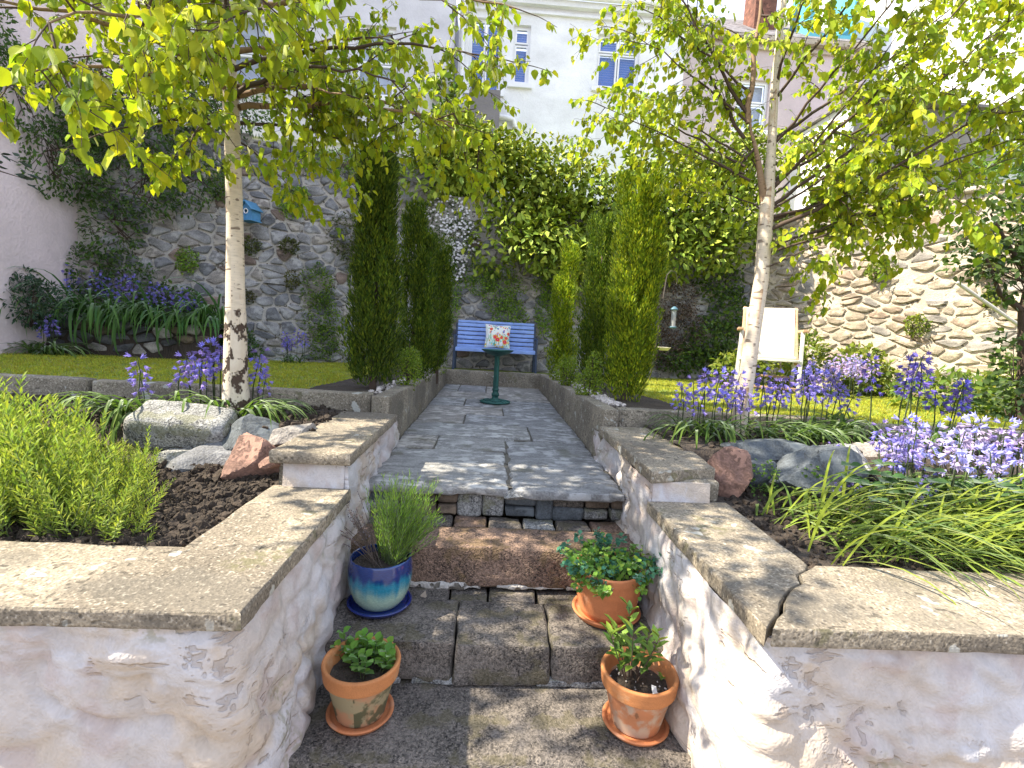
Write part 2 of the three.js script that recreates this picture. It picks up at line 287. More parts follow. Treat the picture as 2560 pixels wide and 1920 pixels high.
const M = {
  concrete: std({ ...T.concrete, bumpScale: 0.004, roughness: 0.93 }),
  kerb: std({ ...T.concrete, bumpScale: 0.004, color: lin(0.95, 0.98, 1.0), roughness: 0.94 }),
  white: std({ ...T.white, bumpScale: 0.012, roughness: 0.9 }),
  slab: std({ ...T.slab, bumpScale: 0.006, roughness: 0.82 }),
  slabB: std({ ...T.slab, bumpScale: 0.006, color: lin(0.84, 0.85, 0.88), roughness: 0.82 }),
  slabC: std({ ...T.slab, bumpScale: 0.006, color: lin(1.0, 0.95, 0.9), roughness: 0.82 }),
  step: std({ ...T.grit, bumpScale: 0.005, color: lin(0.225, 0.195, 0.17) }),
  granite: std({ ...T.grit, bumpScale: 0.008, color: lin(0.34, 0.225, 0.165) }),
  rockgrey: std({ ...T.grit, bumpScale: 0.006, color: lin(0.42, 0.42, 0.41) }),
  rockdark: std({ ...T.rubble, bumpScale: 0.008, color: lin(0.15, 0.17, 0.19) }),
  rockpink: std({ ...T.rubble, bumpScale: 0.01, color: lin(0.38, 0.22, 0.17) }),
  rockslate: std({ ...T.rubble, bumpScale: 0.008, color: lin(0.13, 0.15, 0.17) }),
  moss: std({ ...T.turf, bumpScale: 0.01, color: lin(0.55, 0.4, 0.35) }),
  stoneA: std({ ...T.rubble, bumpScale: 0.014, color: lin(0.43, 0.425, 0.43) }),
  stoneB: std({ ...T.rubble, bumpScale: 0.014, color: lin(0.27, 0.275, 0.295) }),
  stoneC: std({ ...T.rubble, bumpScale: 0.014, color: lin(0.47, 0.43, 0.39) }),
  stoneD: std({ ...T.rubble, bumpScale: 0.014, color: lin(0.33, 0.25, 0.21) }),
  warmA: std({ ...T.rubble, bumpScale: 0.012, color: lin(0.62, 0.52, 0.40) }),
  warmB: std({ ...T.rubble, bumpScale: 0.012, color: lin(0.54, 0.44, 0.33) }),
  warmC: std({ ...T.rubble, bumpScale: 0.012, color: lin(0.46, 0.42, 0.38) }),
  warmD: std({ ...T.rubble, bumpScale: 0.012, color: lin(0.54, 0.41, 0.31) }),
  bedA: std({ ...T.rubble, bumpScale: 0.01, color: lin(0.24, 0.18, 0.13) }),
  bedB: std({ ...T.rubble, bumpScale: 0.01, color: lin(0.14, 0.14, 0.15) }),
  mortar: std({ ...T.mortar, bumpScale: 0.02, color: lin(0.58, 0.56, 0.53) }),
  mortarwarm: std({ ...T.mortar, bumpScale: 0.02, color: lin(0.70, 0.62, 0.51) }),
  joint: std({ ...T.mortar, bumpScale: 0.01, color: lin(0.15, 0.14, 0.12) }),
  yard: std({ ...T.concrete, bumpScale: 0.004, color: lin(0.85, 0.86, 0.9) }),
  soil: std({ ...T.soil, bumpScale: 0.02, roughness: 1 }),
  turf: std({ ...T.turf, bumpScale: 0.01, roughness: 1 }),
  bark: std({ ...T.bark, bumpScale: 0.004, roughness: 0.75 }),
  barkold: std({ ...T.barkold, bumpScale: 0.012 }),
  twig: std({ color: lin(0.075, 0.05, 0.036), roughness: 0.85 }),
  limb: std({ ...T.bark, bumpScale: 0.004, color: lin(0.42, 0.32, 0.25) }),
  pink: std({ ...T.plaster, bumpScale: 0.006, color: lin(0.88, 0.74, 0.76) }),
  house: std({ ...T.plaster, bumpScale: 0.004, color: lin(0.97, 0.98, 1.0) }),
  lilac: std({ ...T.plaster, bumpScale: 0.004, color: lin(0.72, 0.71, 0.76) }),
  greyorshade: std({ ...T.plaster, bumpScale: 0.006, color: lin(0.26, 0.24, 0.24) }),  // own grey on the outrigger; painted shade on the outbuilding
  pinkhouse: std({ ...T.plaster, bumpScale: 0.004, color: lin(0.66, 0.56, 0.56) }),
  terra: std({ ...T.terra, bumpScale: 0.002, roughness: 0.72 }),
  terraold: std({ ...T.terraold, bumpScale: 0.003, roughness: 0.85 }),
  terramoss: std({ ...T.terramoss, bumpScale: 0.004 }),
  terrarim: std({ ...T.terra, bumpScale: 0.003, color: lin(0.92, 1.02, 0.9), roughness: 0.8 }),
  glaze: new THREE.MeshPhysicalMaterial({ map: (() => { const t = T.glaze.map.clone(); t.repeat.set(1, 1); t.needsUpdate = true; return t; })(), roughness: 0.16, clearcoat: 0.7, clearcoatRoughness: 0.06 }),
  blueglaze: new THREE.MeshPhysicalMaterial({ color: lin(0.008, 0.022, 0.16), roughness: 0.15, clearcoat: 0.7, clearcoatRoughness: 0.06 }),
  upvc: std({ color: lin(0.82, 0.83, 0.85), roughness: 0.4 }),
  blue: std({ ...T.wood, bumpScale: 0.001, color: lin(0.30, 0.46, 0.92), roughness: 0.55 }),
  frameblue: std({ color: lin(0.035, 0.055, 0.10), roughness: 0.5 }),
  shutter: std({ color: lin(0.05, 0.19, 0.62), roughness: 0.6 }),
  glass: new THREE.MeshPhysicalMaterial({ color: lin(0.95, 0.97, 1), roughness: 0.03, transmission: 1, thickness: 0 }),
  netcurtain: std({ color: lin(0.5, 0.54, 0.6) }),
  verdigris: std({ ...T.rubble, bumpScale: 0.001, color: lin(0.035, 0.17, 0.15), roughness: 0.5, metalness: 0.15 }),
  iron: std({ color: lin(0.10, 0.085, 0.07), roughness: 0.6, metalness: 0.3 }),
  teak: std({ ...T.wood, bumpScale: 0.001, color: lin(0.55, 0.34, 0.2), roughness: 0.6 }),
  paintwood: std({ ...T.wood, bumpScale: 0.001, color: lin(0.75, 0.72, 0.66), roughness: 0.6 }),
  canvas: std({ color: lin(0.70, 0.64, 0.50), roughness: 0.95 }),
  box: std({ ...T.wood, bumpScale: 0.001, color: lin(0.09, 0.30, 0.55), roughness: 0.6 }),
  tile: std({ ...T.rubble, bumpScale: 0.005, color: lin(0.30, 0.28, 0.30) }),
  brick: std({ ...T.rubble, bumpScale: 0.006, color: lin(0.30, 0.13, 0.09) }),
  pebble: std({ color: lin(0.55, 0.52, 0.5), roughness: 0.8 }),
  cream: std({ color: lin(0.7, 0.66, 0.55), roughness: 0.6 }),
  turquoise: std({ color: lin(0.10, 0.42, 0.52), roughness: 0.5 }),
  leaf: leafMat(), gloss: leafMat({ roughness: 0.55, transmission: 0, specularIntensity: 0.5 }), conifer: leafMat({ roughness: 1, transmission: 0.3, specularIntensity: 0.3 }),
  petal: leafMat({ roughness: 1, transmission: 0.3, specularIntensity: 0.25 }),
};
// ---------- ground, terraces, walls, path, steps ----------
function sheet(fn, nu, nv, su, sv) {     // fn(u, v) -> Vector3, uv in metres
  const m = new MB();
  for (let j = 0; j <= nv; j++) for (let i = 0; i <= nu; i++) m.v(fn(i / nu, j / nv), V(0, 1, 0), i / nu * su, j / nv * sv);
  for (let j = 0; j < nv; j++) for (let i = 0; i < nu; i++) { const k = j * (nu + 1) + i; m.i.push(k, k + nu + 1, k + 1, k + 1, k + nu + 1, k + nu + 2); }
  return m.geo(true);
}
const flat = (x0, x1, z0, z1, y, seg = 0.5) => { const nu = max(1, Math.round((x1 - x0) / seg)), nv = max(1, Math.round((z1 - z0) / seg)); return sheet((u, v) => { const x = lerp(x0, x1, u), z = lerp(z0, z1, v); return V(x, typeof y === 'number' ? y : y(x, z), z); }, nu, nv, x1 - x0, z1 - z0); };
structure('ground', flat(-150, 150, -150, 150, -0.2, 25), M.yard);
const lawnY = (x, z) => 1.0 + (z + 3.9) * 0.027 + 0.012 * noise(x * 1.3, 0, z * 1.3);
const lawn = structure('lawn', mergeGeometries([flat(-8, -0.84, -9.9, -3.88, lawnY, 0.2), flat(0.98, 8.2, -9.9, -3.88, lawnY, 0.2), flat(-0.84, 0.98, -9.9, -8.6, lawnY, 0.2)]), M.turf);
// soil of the two beds on each side: a low one behind the coping and a higher one behind the rocks
const clod = (x, z) => 0.022 * fbm(x * 7, 1, z * 7, 4) + 0.018 * max(0, fbm(x * 22, 5, z * 22, 2));
structure('lower_soil', mergeGeometries([flat(-5, -1.0, -3.0, -1.74, (x, z) => 0.705 + clod(x, z) + 0.09 * sstep(-2.5, -2.95, z), 0.022), flat(1.2, 6, -3.0, -1.74, (x, z) => 0.71 + clod(x, z) + 0.09 * sstep(-2.5, -2.95, z), 0.03)]), M.soil);
structure('upper_soil', mergeGeometries([flat(-6.5, -0.98, -3.8, -2.86, (x, z) => 0.915 + clod(x, z) - 0.1 * sstep(-3.0, -2.88, z), 0.024), flat(1.2, 7, -3.8, -2.86, (x, z) => 0.915 + clod(x, z) - 0.1 * sstep(-3.0, -2.88, z), 0.03)]), M.soil);
structure('border_soil', mergeGeometries([flat(-1.5, -0.84, -8.5, -3.9, (x, z) => lawnY(x, z) + 0.012 + 0.5 * clod(x, z), 0.05), flat(0.98, 1.62, -8.5, -3.9, (x, z) => lawnY(x, z) + 0.012 + 0.5 * clod(x, z), 0.05)]), M.soil);
{ // rising ground behind the stone walls that carries the houses
  const g = new THREE.ExtrudeGeometry(new THREE.Shape([[-16, -7.0], [-7.6, -7.75], [-1.3, -9.72], [4.95, -9.98], [10.2, -3.1], [40, -3.1], [40, -60], [-40, -60], [-40, -7]].map(p => new THREE.Vector2(p[0], -p[1]))), { depth: 3.85, bevelEnabled: false }); g.rotateX(-PI / 2); g.translate(0, -0.15, 0); boxUV(g);
  structure('hill_terrace', g, M.turf);
}

// rounded stones under the whitewash: distance to the nearest of scattered points in a wall's own plane
function bulge(u, v, cw, ch, seed) { const x = u / cw, y = v / ch, X = floor(x), Y = floor(y); let a = 9, b = 9; for (let j = -1; j <= 1; j++) for (let i = -1; i <= 1; i++) { const dx = X + i + 0.15 + 0.7 * hsh(X + i, Y + j, seed) - x, dy = Y + j + 0.15 + 0.7 * hsh(X + i, Y + j, seed + 50) - y, d = hypot(dx, dy); if (d < a) { b = a; a = d; } else if (d < b) b = d; } return sstep(0, 0.35, b - a); }
// lumpy whitewashed wall that follows a path on plan; top may step
function ribbon(path, y0, topAt, th, { batter = 0.05, seed = 1, step = 0.02 } = {}) {
  const P = []; let S = 0;
  for (let k = 0; k < path.length - 1; k++) { const a = path[k], b = path[k + 1], L = hypot(b[0] - a[0], b[1] - a[1]), n = max(1, Math.round(L / step)); for (let i = 0; i < n + (k === path.length - 2 ? 1 : 0); i++) { P.push([lerp(a[0], b[0], i / n), lerp(a[1], b[1], i / n), S + L * i / n]); } S += L; }
  const m = new MB(), nv = 44, N = P.length;
  const nor = P.map((p, k) => { const a = P[max(0, k - 2)], b = P[min(N - 1, k + 2)], dx = b[0] - a[0], dz = b[1] - a[1], l = hypot(dx, dz); return [-dz / l, dx / l]; });
  for (let k = 0; k < N; k++) for (let j = 0; j <= nv; j++) {
    const top = topAt(P[k][0], P[k][1]), y = lerp(y0, top, j / nv), x = P[k][0], z = P[k][1];
    const wob = 0.05 * fbm(P[k][2] * 5, y * 5, seed, 3), d = 0.017 * bulge(P[k][2] + wob, y + wob, 0.27, 0.17, seed) + batter * pow(clamp(1 - (y + 0.1) / 0.85), 1.3) + 0.05 * fbm(x * 3.3 + seed, y * 3.3, z * 3.3, 2) + 0.026 * fbm(x * 8, y * 10 + seed, z * 8, 3) - 0.03 * pow(1 - abs(fbm(x * 4.5 + 9, y * 6, z * 4.5 + seed, 2)) * 2, 8) * sstep(0.0, 0.3, fbm(x * 3, y * 3 + 5, z * 3, 2) + 0.15);
    m.v(V(x + nor[k][0] * d, y, z + nor[k][1] * d), V(nor[k][0], 0, nor[k][1]), P[k][2], y);
  }
  for (let k = 0; k < N - 1; k++) for (let j = 0; j < nv; j++) { const a = k * (nv + 1) + j, b = a + nv + 1; m.i.push(a, b, a + 1, b, b + 1, a + 1); }
  const front = m.geo(true), q = new MB();      // back and top close the wall
  for (let k = 0; k < N - 1; k++) { const A = P[k], B = P[k + 1], a = nor[k], b = nor[k + 1], ta = topAt(A[0], A[1]) - 0.002, tb = topAt(B[0], B[1]) - 0.002; q.quad(V(A[0], ta, A[1]), V(B[0], tb, B[1]), V(B[0] - b[0] * th, tb, B[1] - b[1] * th), V(A[0] - a[0] * th, ta, A[1] - a[1] * th)); }
  return mergeGeometries([front, q.geo()]);
}
const corner = (cx, cz, r, a0, a1) => { const o = []; for (let k = 0; k <= 4; k++) { const a = lerp(a0, a1, k / 4); o.push([cx + r * cos(a), cz + r * sin(a)]); } return o; };
const jag = (a, b, n, amp, seed) => { const o = [], dx = b[0] - a[0], dz = b[1] - a[1]; for (let k = 1; k < n; k++) { const t = k / n, j = amp * (hsh(seed, k, 3) - 0.5) * 2; o.push([a[0] + dx * t - dz * j, a[1] + dz * t + dx * j]); } return o; };
{
  const L = thing('retaining_wall', 'whitewashed rubble retaining wall with an unbroken concrete coping, beside the blue pot', 'wall');
  const c = corner(-0.76, -1.49, 0.07, PI / 2, 0);
  part('wall', ribbon([[-5, -1.42], ...c, [-0.69, -2.49], [-0.69, -2.51], [-0.70, -3.98]], -0.22, (x, z) => z < -2.5 ? 0.862 : 0.682, 0.3, { seed: 4 }), M.white, L);
  part('coping_stone', prism([[-3.2, -1.375], [-0.655, -1.375], [-0.655, -2.50], [-1.045, -2.52], [-1.05, -1.785], [-3.2, -1.785]], 0.68, 0.74, { bev: 0.01 }), M.concrete, L);
  part('coping_stone', prism([[-5, -1.375], [-3.21, -1.375], [-3.21, -1.785], [-5, -1.785]], 0.68, 0.74, { bev: 0.01 }), M.concrete, L);
  const pier = roughBox(0.30, 0.14, 0.1, { r: 0.02, amp: 0.004, seed: 8 }); part('pier_face', pier, M.kerb, L, [-0.872, 0.79, -2.575]);
  part('coping_slab', roughBox(0.395, 0.062, 1.235, { r: 0.009, amp: 0.002, seg: 0.06, seed: 9, edge: 0.004 }), M.concrete, L, [-0.848, 0.893, -3.085]);
  part('stone_chip', rockGeo(0.1, 0.06, 0.09, 31), M.rockpink, L, [-1.06, 0.84, -2.56]);
  const R = thing('retaining_wall', 'whitewashed rubble retaining wall with a cracked coping corner, beside the sunlit bay pot', 'wall');
  const c2 = corner(0.935, -1.475, 0.065, PI, PI / 2);
  part('wall', ribbon([[0.875, -3.95], [0.868, -2.51], [0.868, -2.49], ...c2, [6, -1.425]], -0.22, (x, z) => z < -2.5 ? 0.842 : 0.682, 0.3, { seed: 14, batter: 0.06 }), M.white, R);
  const o2 = [0.845, -1.37], i2 = [1.255, -1.815], J2 = jag(o2, i2, 9, 0.022, 15);
  part('coping_stone', prism([[0.862, -1.365], [3.4, -1.365], [3.4, -1.77], [1.27, -1.80], ...J2.slice().reverse().map((p, k) => [p[0] + 0.006 + 0.0012 * k, p[1] + 0.001])], 0.685, 0.748, { bev: 0.01 }), M.concrete, R);
  part('coping_stone', prism([o2, ...J2, i2, [1.27, -2.54], [0.842, -2.50]], 0.68, 0.742, { bev: 0.01 }), M.concrete, R);
  part('coping_stone', prism([[3.41, -1.365], [6, -1.365], [6, -1.77], [3.41, -1.77]], 0.685, 0.748, { bev: 0.01 }), M.concrete, R);
  part('pier_face', roughBox(0.31, 0.12, 0.1, { r: 0.02, amp: 0.004, seed: 18 }), M.kerb, R, [1.075, 0.79, -2.575]);
  part('coping_slab', prism([[0.84, -2.46], [1.225, -2.60], [1.34, -3.72], [0.84, -3.70]], 0.84, 0.905, { bev: 0.01 }), M.concrete, R);
}
// concrete kerbs round the path and along the lawn
const kerb = (x0, x1, z0, z1, yt0, yt1, seed, yb = 0.5) => {
  const h = yt0 - yb, g = roughBox(x1 - x0, h, z0 - z1, { r: 0.014, amp: 0.003, seg: 0.08, seed, edge: 0.006 }); g.translate((x0 + x1) / 2, yb + h / 2, (z0 + z1) / 2);
  const P = g.attributes.position; for (let k = 0; k < P.count; k++) { const t = clamp((z0 - P.getZ(k)) / (z0 - z1)); P.setY(k, P.getY(k) + (yt1 - yt0) * t * clamp((P.getY(k) - yb) / h)); } return g;
};
{
  const K = thing('path_kerb', 'low concrete kerb closing three sides of the paved path', 'kerb');
  part('kerb_stone', kerb(-0.845, -0.712, -3.72, -8.5, 1.045, 0.895, 41), M.kerb, K);
  part('kerb_stone', kerb(0.862, 0.99, -3.72, -8.5, 1.03, 0.885, 42), M.kerb, K);
  part('kerb_stone', kerb(-0.84, 0.985, -8.503, -8.63, 0.89, 0.885, 43), M.kerb, K);
  const a = thing('lawn_kerb', 'concrete lawn edging beside the soil and the white stemmed birch, split by an open joint', 'kerb');
  part('kerb_stone', kerb(-2.86, -0.86, -3.775, -3.895, 1.05, 1.05, 44, 0.75), M.kerb, a);
  part('kerb_stone', kerb(-7, -2.885, -3.77, -3.89, 1.055, 1.055, 45, 0.75), M.kerb, a);
  const b = thing('lawn_kerb', 'concrete lawn edging beside the forked leaning birch', 'kerb');
  part('kerb_stone', kerb(1.0, 2.9, -3.775, -3.895, 1.03, 1.03, 46, 0.75), M.kerb, b);
  part('kerb_stone', kerb(2.915, 7.5, -3.78, -3.9, 1.0, 1.0, 47, 0.75), M.kerb, b);
}
// the paved path: every slab its own piece
{
  const bed = structure('path', flat(-0.72, 0.87, -8.55, -2.99, (x, z) => 0.624 + 0.006 * noise(x * 9, 3, z * 9), 0.06), M.joint);
  const rows = [[-0.70, 0.155, -2.945, -3.885], [0.172, 0.855, -2.915, -4.295], [-0.705, -0.405, -3.9, -4.375], [-0.393, 0.165, -3.898, -4.37], [-0.706, 0.40, -4.388, -4.955], [0.412, 0.855, -4.308, -4.95],
    [-0.706, -0.232, -4.968, -5.575], [-0.22, 0.856, -4.965, -5.565], [-0.706, 0.182, -5.588, -6.155], [0.193, 0.856, -5.58, -6.15], [-0.706, -0.29, -6.168, -6.81], [-0.279, 0.856, -6.164, -6.805], [-0.706, 0.856, -6.822, -7.605], [-0.706, -0.463, -7.618, -8.5], [-0.452, -0.03, -7.617, -8.5], [-0.02, 0.856, -7.62, -8.5]];
  rows.forEach(([x0, x1, z0, z1], k) => {
    const th = k < 2 ? 0.06 : 0.045, top = 0.64 + (hsh(k, 2, 2) - 0.5) * 0.008, g = roughBox(x1 - x0, th, z0 - z1, { r: k < 2 ? 0.018 : 0.01, amp: 0.003, f: 6, seg: k < 4 ? 0.035 : 0.07, seed: 60 + k, edge: k < 2 ? 0.016 : 0.008, warp: 0.003 });
    const m = part('paving_slab', g, [M.slab, M.slabB, M.slabC][[0, 1, 2, 0, 0, 1, 2, 1, 2, 1, 0, 1, 2, 0, 1, 2][k]], bed, [(x0 + x1) / 2, top - th / 2, (z0 + z1) / 2]);
    m.rotation.set((hsh(k, 5, 1) - 0.5) * 0.008, 0, (hsh(k, 6, 1) - 0.5) * 0.008);
  });
  part('broken_stone', rockGeo(0.1, 0.05, 0.09, 77), M.rockgrey, bed, [0.19, 0.60, -2.95]); part('broken_stone', rockGeo(0.09, 0.03, 0.12, 78), M.rockgrey, bed, [0.21, 0.622, -4.33]);
}
// the flight of old stone steps
{
  const S = thing('stone_steps', 'flight of worn stone steps rising between two whitewashed walls', 'steps');
  const blk = (x0, x1, y0, y1, z0, z1, mat, o, name = 'step_block') => part(name, roughBox(x1 - x0, y1 - y0, z0 - z1, { r: 0.022, amp: 0.006, f: 8, seg: 0.024, warp: 0.006, edge: 0.01, ...o }), mat, S, [(x0 + x1) / 2, (y0 + y1) / 2, (z0 + z1) / 2]);
  blk(-0.76, 0.93, -0.2, 0, -1.69, -2.2, M.step, { seed: 81, seg: 0.03, r: 0.035 });
  blk(-0.76, -0.087, 0.002, 0.205, -2.10, -2.47, M.step, { seed: 82, warp: 0.005, r: 0.018 });
  blk(-0.087, 0.34, 0.002, 0.20, -2.095, -2.475, M.step, { seed: 83, warp: 0.005, r: 0.017 });
  blk(0.34, 0.95, 0.002, 0.198, -2.105, -2.47, M.step, { seed: 84, warp: 0.005, r: 0.018 });
  [[-0.76, -0.45], [-0.44, -0.15], [-0.14, 0.05], [0.06, 0.30], [0.31, 0.55], [0.56, 0.95]].forEach(([a, b], k) => blk(a, b, 0.05, 0.193 + 0.006 * (k % 2), -2.462, -2.64, M.step, { seed: 90 + k, r: 0.012 }, 'infill_stone'));
  blk(-0.76, 0.95, 0.212, 0.44, -2.555, -2.845, M.granite, { seed: 85, r: 0.024, amp: 0.005, f: 14 });
  for (let k = 0; k < 8; k++) { const w = 0.2, x = -0.68 + k * 0.205; blk(x - w / 2 + 0.005, x + w / 2 - 0.005, 0.3, 0.437 + 0.008 * (hsh(k, 9, 9) - 0.5), -2.855, -3.02, [M.step, M.rockgrey, M.step, M.granite][k % 4], { seed: 100 + k, r: 0.014 }, 'sett'); }
  // rubble riser under the path slabs
  const R = rng(7); let x = -0.72;
  while (x < 0.86) { const w = 0.07 + R() * 0.17, n = R() < 0.45 ? 2 : 1; for (let k = 0; k < n; k++) { const h = 0.155 / n; part('riser_stone', roughBox(w - 0.008, h - 0.006, 0.1, { r: 0.018, amp: 0.007, seg: 0.03, f: 12, warp: 0.01, seed: 130 + floor(R() * 900) }), [M.rockdark, M.rockgrey, M.step, M.bedA, M.rockdark][floor(R() * 5)], S, [x + w / 2, 0.435 + h * (k + 0.5), -3.05 + R() * 0.018]); } x += w; }
  // wedges and mortar crusts under the risers
  for (const [wx, w] of [[-0.16, 0.22], [0.10, 0.2], [0.36, 0.16], [0.55, 0.24], [-0.42, 0.2], [0.78, 0.18]]) part('wedge_stone', roughBox(w, 0.034, 0.1, { r: 0.01, amp: 0.006, seg: 0.03, f: 14, seed: floor(wx * 1000 + 900) }), M.rockgrey, S, [wx, 0.014, -2.155]);
  for (const [wx, w, h] of [[-0.2, 0.44, 0.035], [0.28, 0.36, 0.02], [0.62, 0.3, 0.026]]) part('mortar_fillet', roughBox(w, h, 0.12, { r: 0.01, amp: 0.009, seg: 0.02, f: 18, seed: floor(wx * 500 + 400) }), M.mortar, S, [wx, 0.222, -2.615]);
}
// ---------- rubble walls ----------
function clipPoly(poly, nx, ny, d) { const o = []; for (let k = 0; k < poly.length; k++) { const a = poly[k], b = poly[(k + 1) % poly.length], da = a[0] * nx + a[1] * ny - d, db = b[0] * nx + b[1] * ny - d; if (da <= 0) o.push(a); if (da * db < 0) { const t = da / (da - db); o.push([a[0] + (b[0] - a[0]) * t, a[1] + (b[1] - a[1]) * t]); } } return o; }
function cells(L, Hh, cell, aspect, seed, jit = 0.46) {
  const R = rng(seed), S = [], nx = Math.round(L / (cell * aspect)), ny = Math.round(Hh / cell);
  for (let j = -1; j <= ny; j++) for (let i = -1; i <= nx; i++) { const off = j % 2 ? 0.5 : 0; S.push([(i + 0.5 + off + (R() - 0.5) * 2 * jit) * L / nx / aspect, (j + 0.5 + (R() - 0.5) * 2 * jit * 0.85) * Hh / ny]); }
  const out = [];
  for (let a = 0; a < S.length; a++) {
    const s = S[a]; let p = [[s[0] - 2 * cell, s[1] - 2 * cell], [s[0] + 2 * cell, s[1] - 2 * cell], [s[0] + 2 * cell, s[1] + 2 * cell], [s[0] - 2 * cell, s[1] + 2 * cell]];
    for (let b = 0; b < S.length; b++) if (b !== a) { const q = S[b], dx = q[0] - s[0], dy = q[1] - s[1], l = hypot(dx, dy); if (l < 3.4 * cell) p = clipPoly(p, dx / l, dy / l, (dx * (s[0] + q[0]) / 2 + dy * (s[1] + q[1]) / 2) / l); }
    p = p.map(([x, y]) => [x * aspect, y]); const cx = p.reduce((t, q) => t + q[0], 0) / p.length, cy = p.reduce((t, q) => t + q[1], 0) / p.length;
    if (cx > 0.02 && cx < L - 0.02 && cy > 0.0 && cy < Hh) out.push({ p, cx, cy });
  }
  return out;
}
function stoneGeo(c, gap, proud, seed, deep = 0.05) {
  let p = c.p.map(([x, y]) => { const dx = x - c.cx, dy = y - c.cy, l = hypot(dx, dy), k = max(0.3, 1 - gap / l); return [dx * k, dy * k]; });
  const q = []; for (let k = 0; k < p.length; k++) { const a = p[k], b = p[(k + 1) % p.length], l = hypot(b[0] - a[0], b[1] - a[1]); if (l < 0.02) { q.push([(a[0] + b[0]) / 2, (a[1] + b[1]) / 2]); continue; } q.push([lerp(a[0], b[0], 0.2), lerp(a[1], b[1], 0.2)], [lerp(a[0], b[0], 0.8), lerp(a[1], b[1], 0.8)]); }
  p = q.map(([x, y], k) => { const n = 1 + 0.14 * (hsh(seed, k, 1) - 0.5); return [x * n, y * n]; });
  const m = new MB(), n = p.length, tx = (hsh(seed, 4, 4) - 0.5) * 0.5, ty = (hsh(seed, 5, 4) - 0.5) * 0.5;
  const ring = [[1, -deep], [0.97, proud * 0.55], [0.72, proud]], uo = hsh(seed, 8, 8) * 2;
  for (const [s, w] of ring) for (let k = 0; k < n; k++) { const x = p[k][0] * s, y = p[k][1] * s; m.v(V(x, y, w + (w > 0 ? (x * tx + y * ty) * 0.22 + 0.012 * (hsh(seed, k, floor(s * 9)) - 0.5) : 0)), V(0, 0, 1), x + uo, y + uo); }
  const c0 = m.v(V(0, 0, proud * 1.02), V(0, 0, 1), uo, uo);
  for (let r = 0; r < 2; r++) for (let k = 0; k < n; k++) { const a = r * n + k, b = r * n + (k + 1) % n; m.i.push(a, b, a + n, b, b + n, a + n); }
  for (let k = 0; k < n; k++) m.i.push(2 * n + k, 2 * n + (k + 1) % n, c0);
  return toCreasedNormals(m.geo(true), 0.55);
}
// one straight run of wall from A to B (x, z); stones are parts of root, past the limit they are joined
function rubbleRun(root, A, B, y0, Hh, o) {
  const L = hypot(B[0] - A[0], B[1] - A[1]), g = new THREE.Matrix4().makeRotationY(-atan2(B[1] - A[1], B[0] - A[0])), R = rng(o.seed);
  const nor = V(0, 0, 1).applyMatrix4(g), ax = V(1, 0, 0).applyMatrix4(g);
  const body = sheet((u, v) => { const x = u * L, y = v * Hh, d = 0.02 * fbm(x * 3, y * 3, o.seed, 3) + 0.012 * fbm(x * 14, y * 14, o.seed, 2); return V(A[0], y0, A[1]).addScaledVector(ax, x).addScaledVector(nor, d).add(V(0, y, 0)); }, Math.round(L / 0.08), Math.round(Hh / 0.08), L, Hh);
  const back = new THREE.BoxGeometry(L, Hh, o.th ?? 0.45); back.translate(L / 2, Hh / 2, -(o.th ?? 0.45) / 2 - 0.05); back.applyMatrix4(g); back.translate(A[0], y0, A[1]);
  const bI = body.index.array; for (let k = 0; k < bI.length; k += 3) { const t = bI[k + 1]; bI[k + 1] = bI[k + 2]; bI[k + 2] = t; } body.computeVertexNormals();
  part('mortar_face', mergeGeometries([body, boxUV(back)]), o.mortar, root);
  let k = 0; const rest = o.mats.map(() => new MB());
  for (const c of cells(L, Hh, o.cell, o.aspect, o.seed, o.jit)) {
    k++; if (R() < (o.skip ?? 0)) continue;
    const w = V(A[0], y0, A[1]).addScaledVector(ax, c.cx).add(V(0, c.cy, 0)); if (o.hide && o.hide(w, c)) continue;
    const mi = o.pick ? o.pick(R, w) : floor(R() * o.mats.length), geo = stoneGeo(c, o.gap * (0.7 + R() * 0.9), o.proud * (0.5 + R()), o.seed * 100 + k);
    const m4 = g.clone().setPosition(w.addScaledVector(nor, 0.004));
    if (o.left > 0) { o.left--; const s = part('stone', geo, o.mats[mi], root); s.applyMatrix4(m4); } else rest[mi].add(geo, m4);
  }
  rest.forEach((b, i) => { if (b.count) part('far_stones', b.geo(), o.mats[i], root).userData.kind = 'stuff'; });
  return o.left;
}
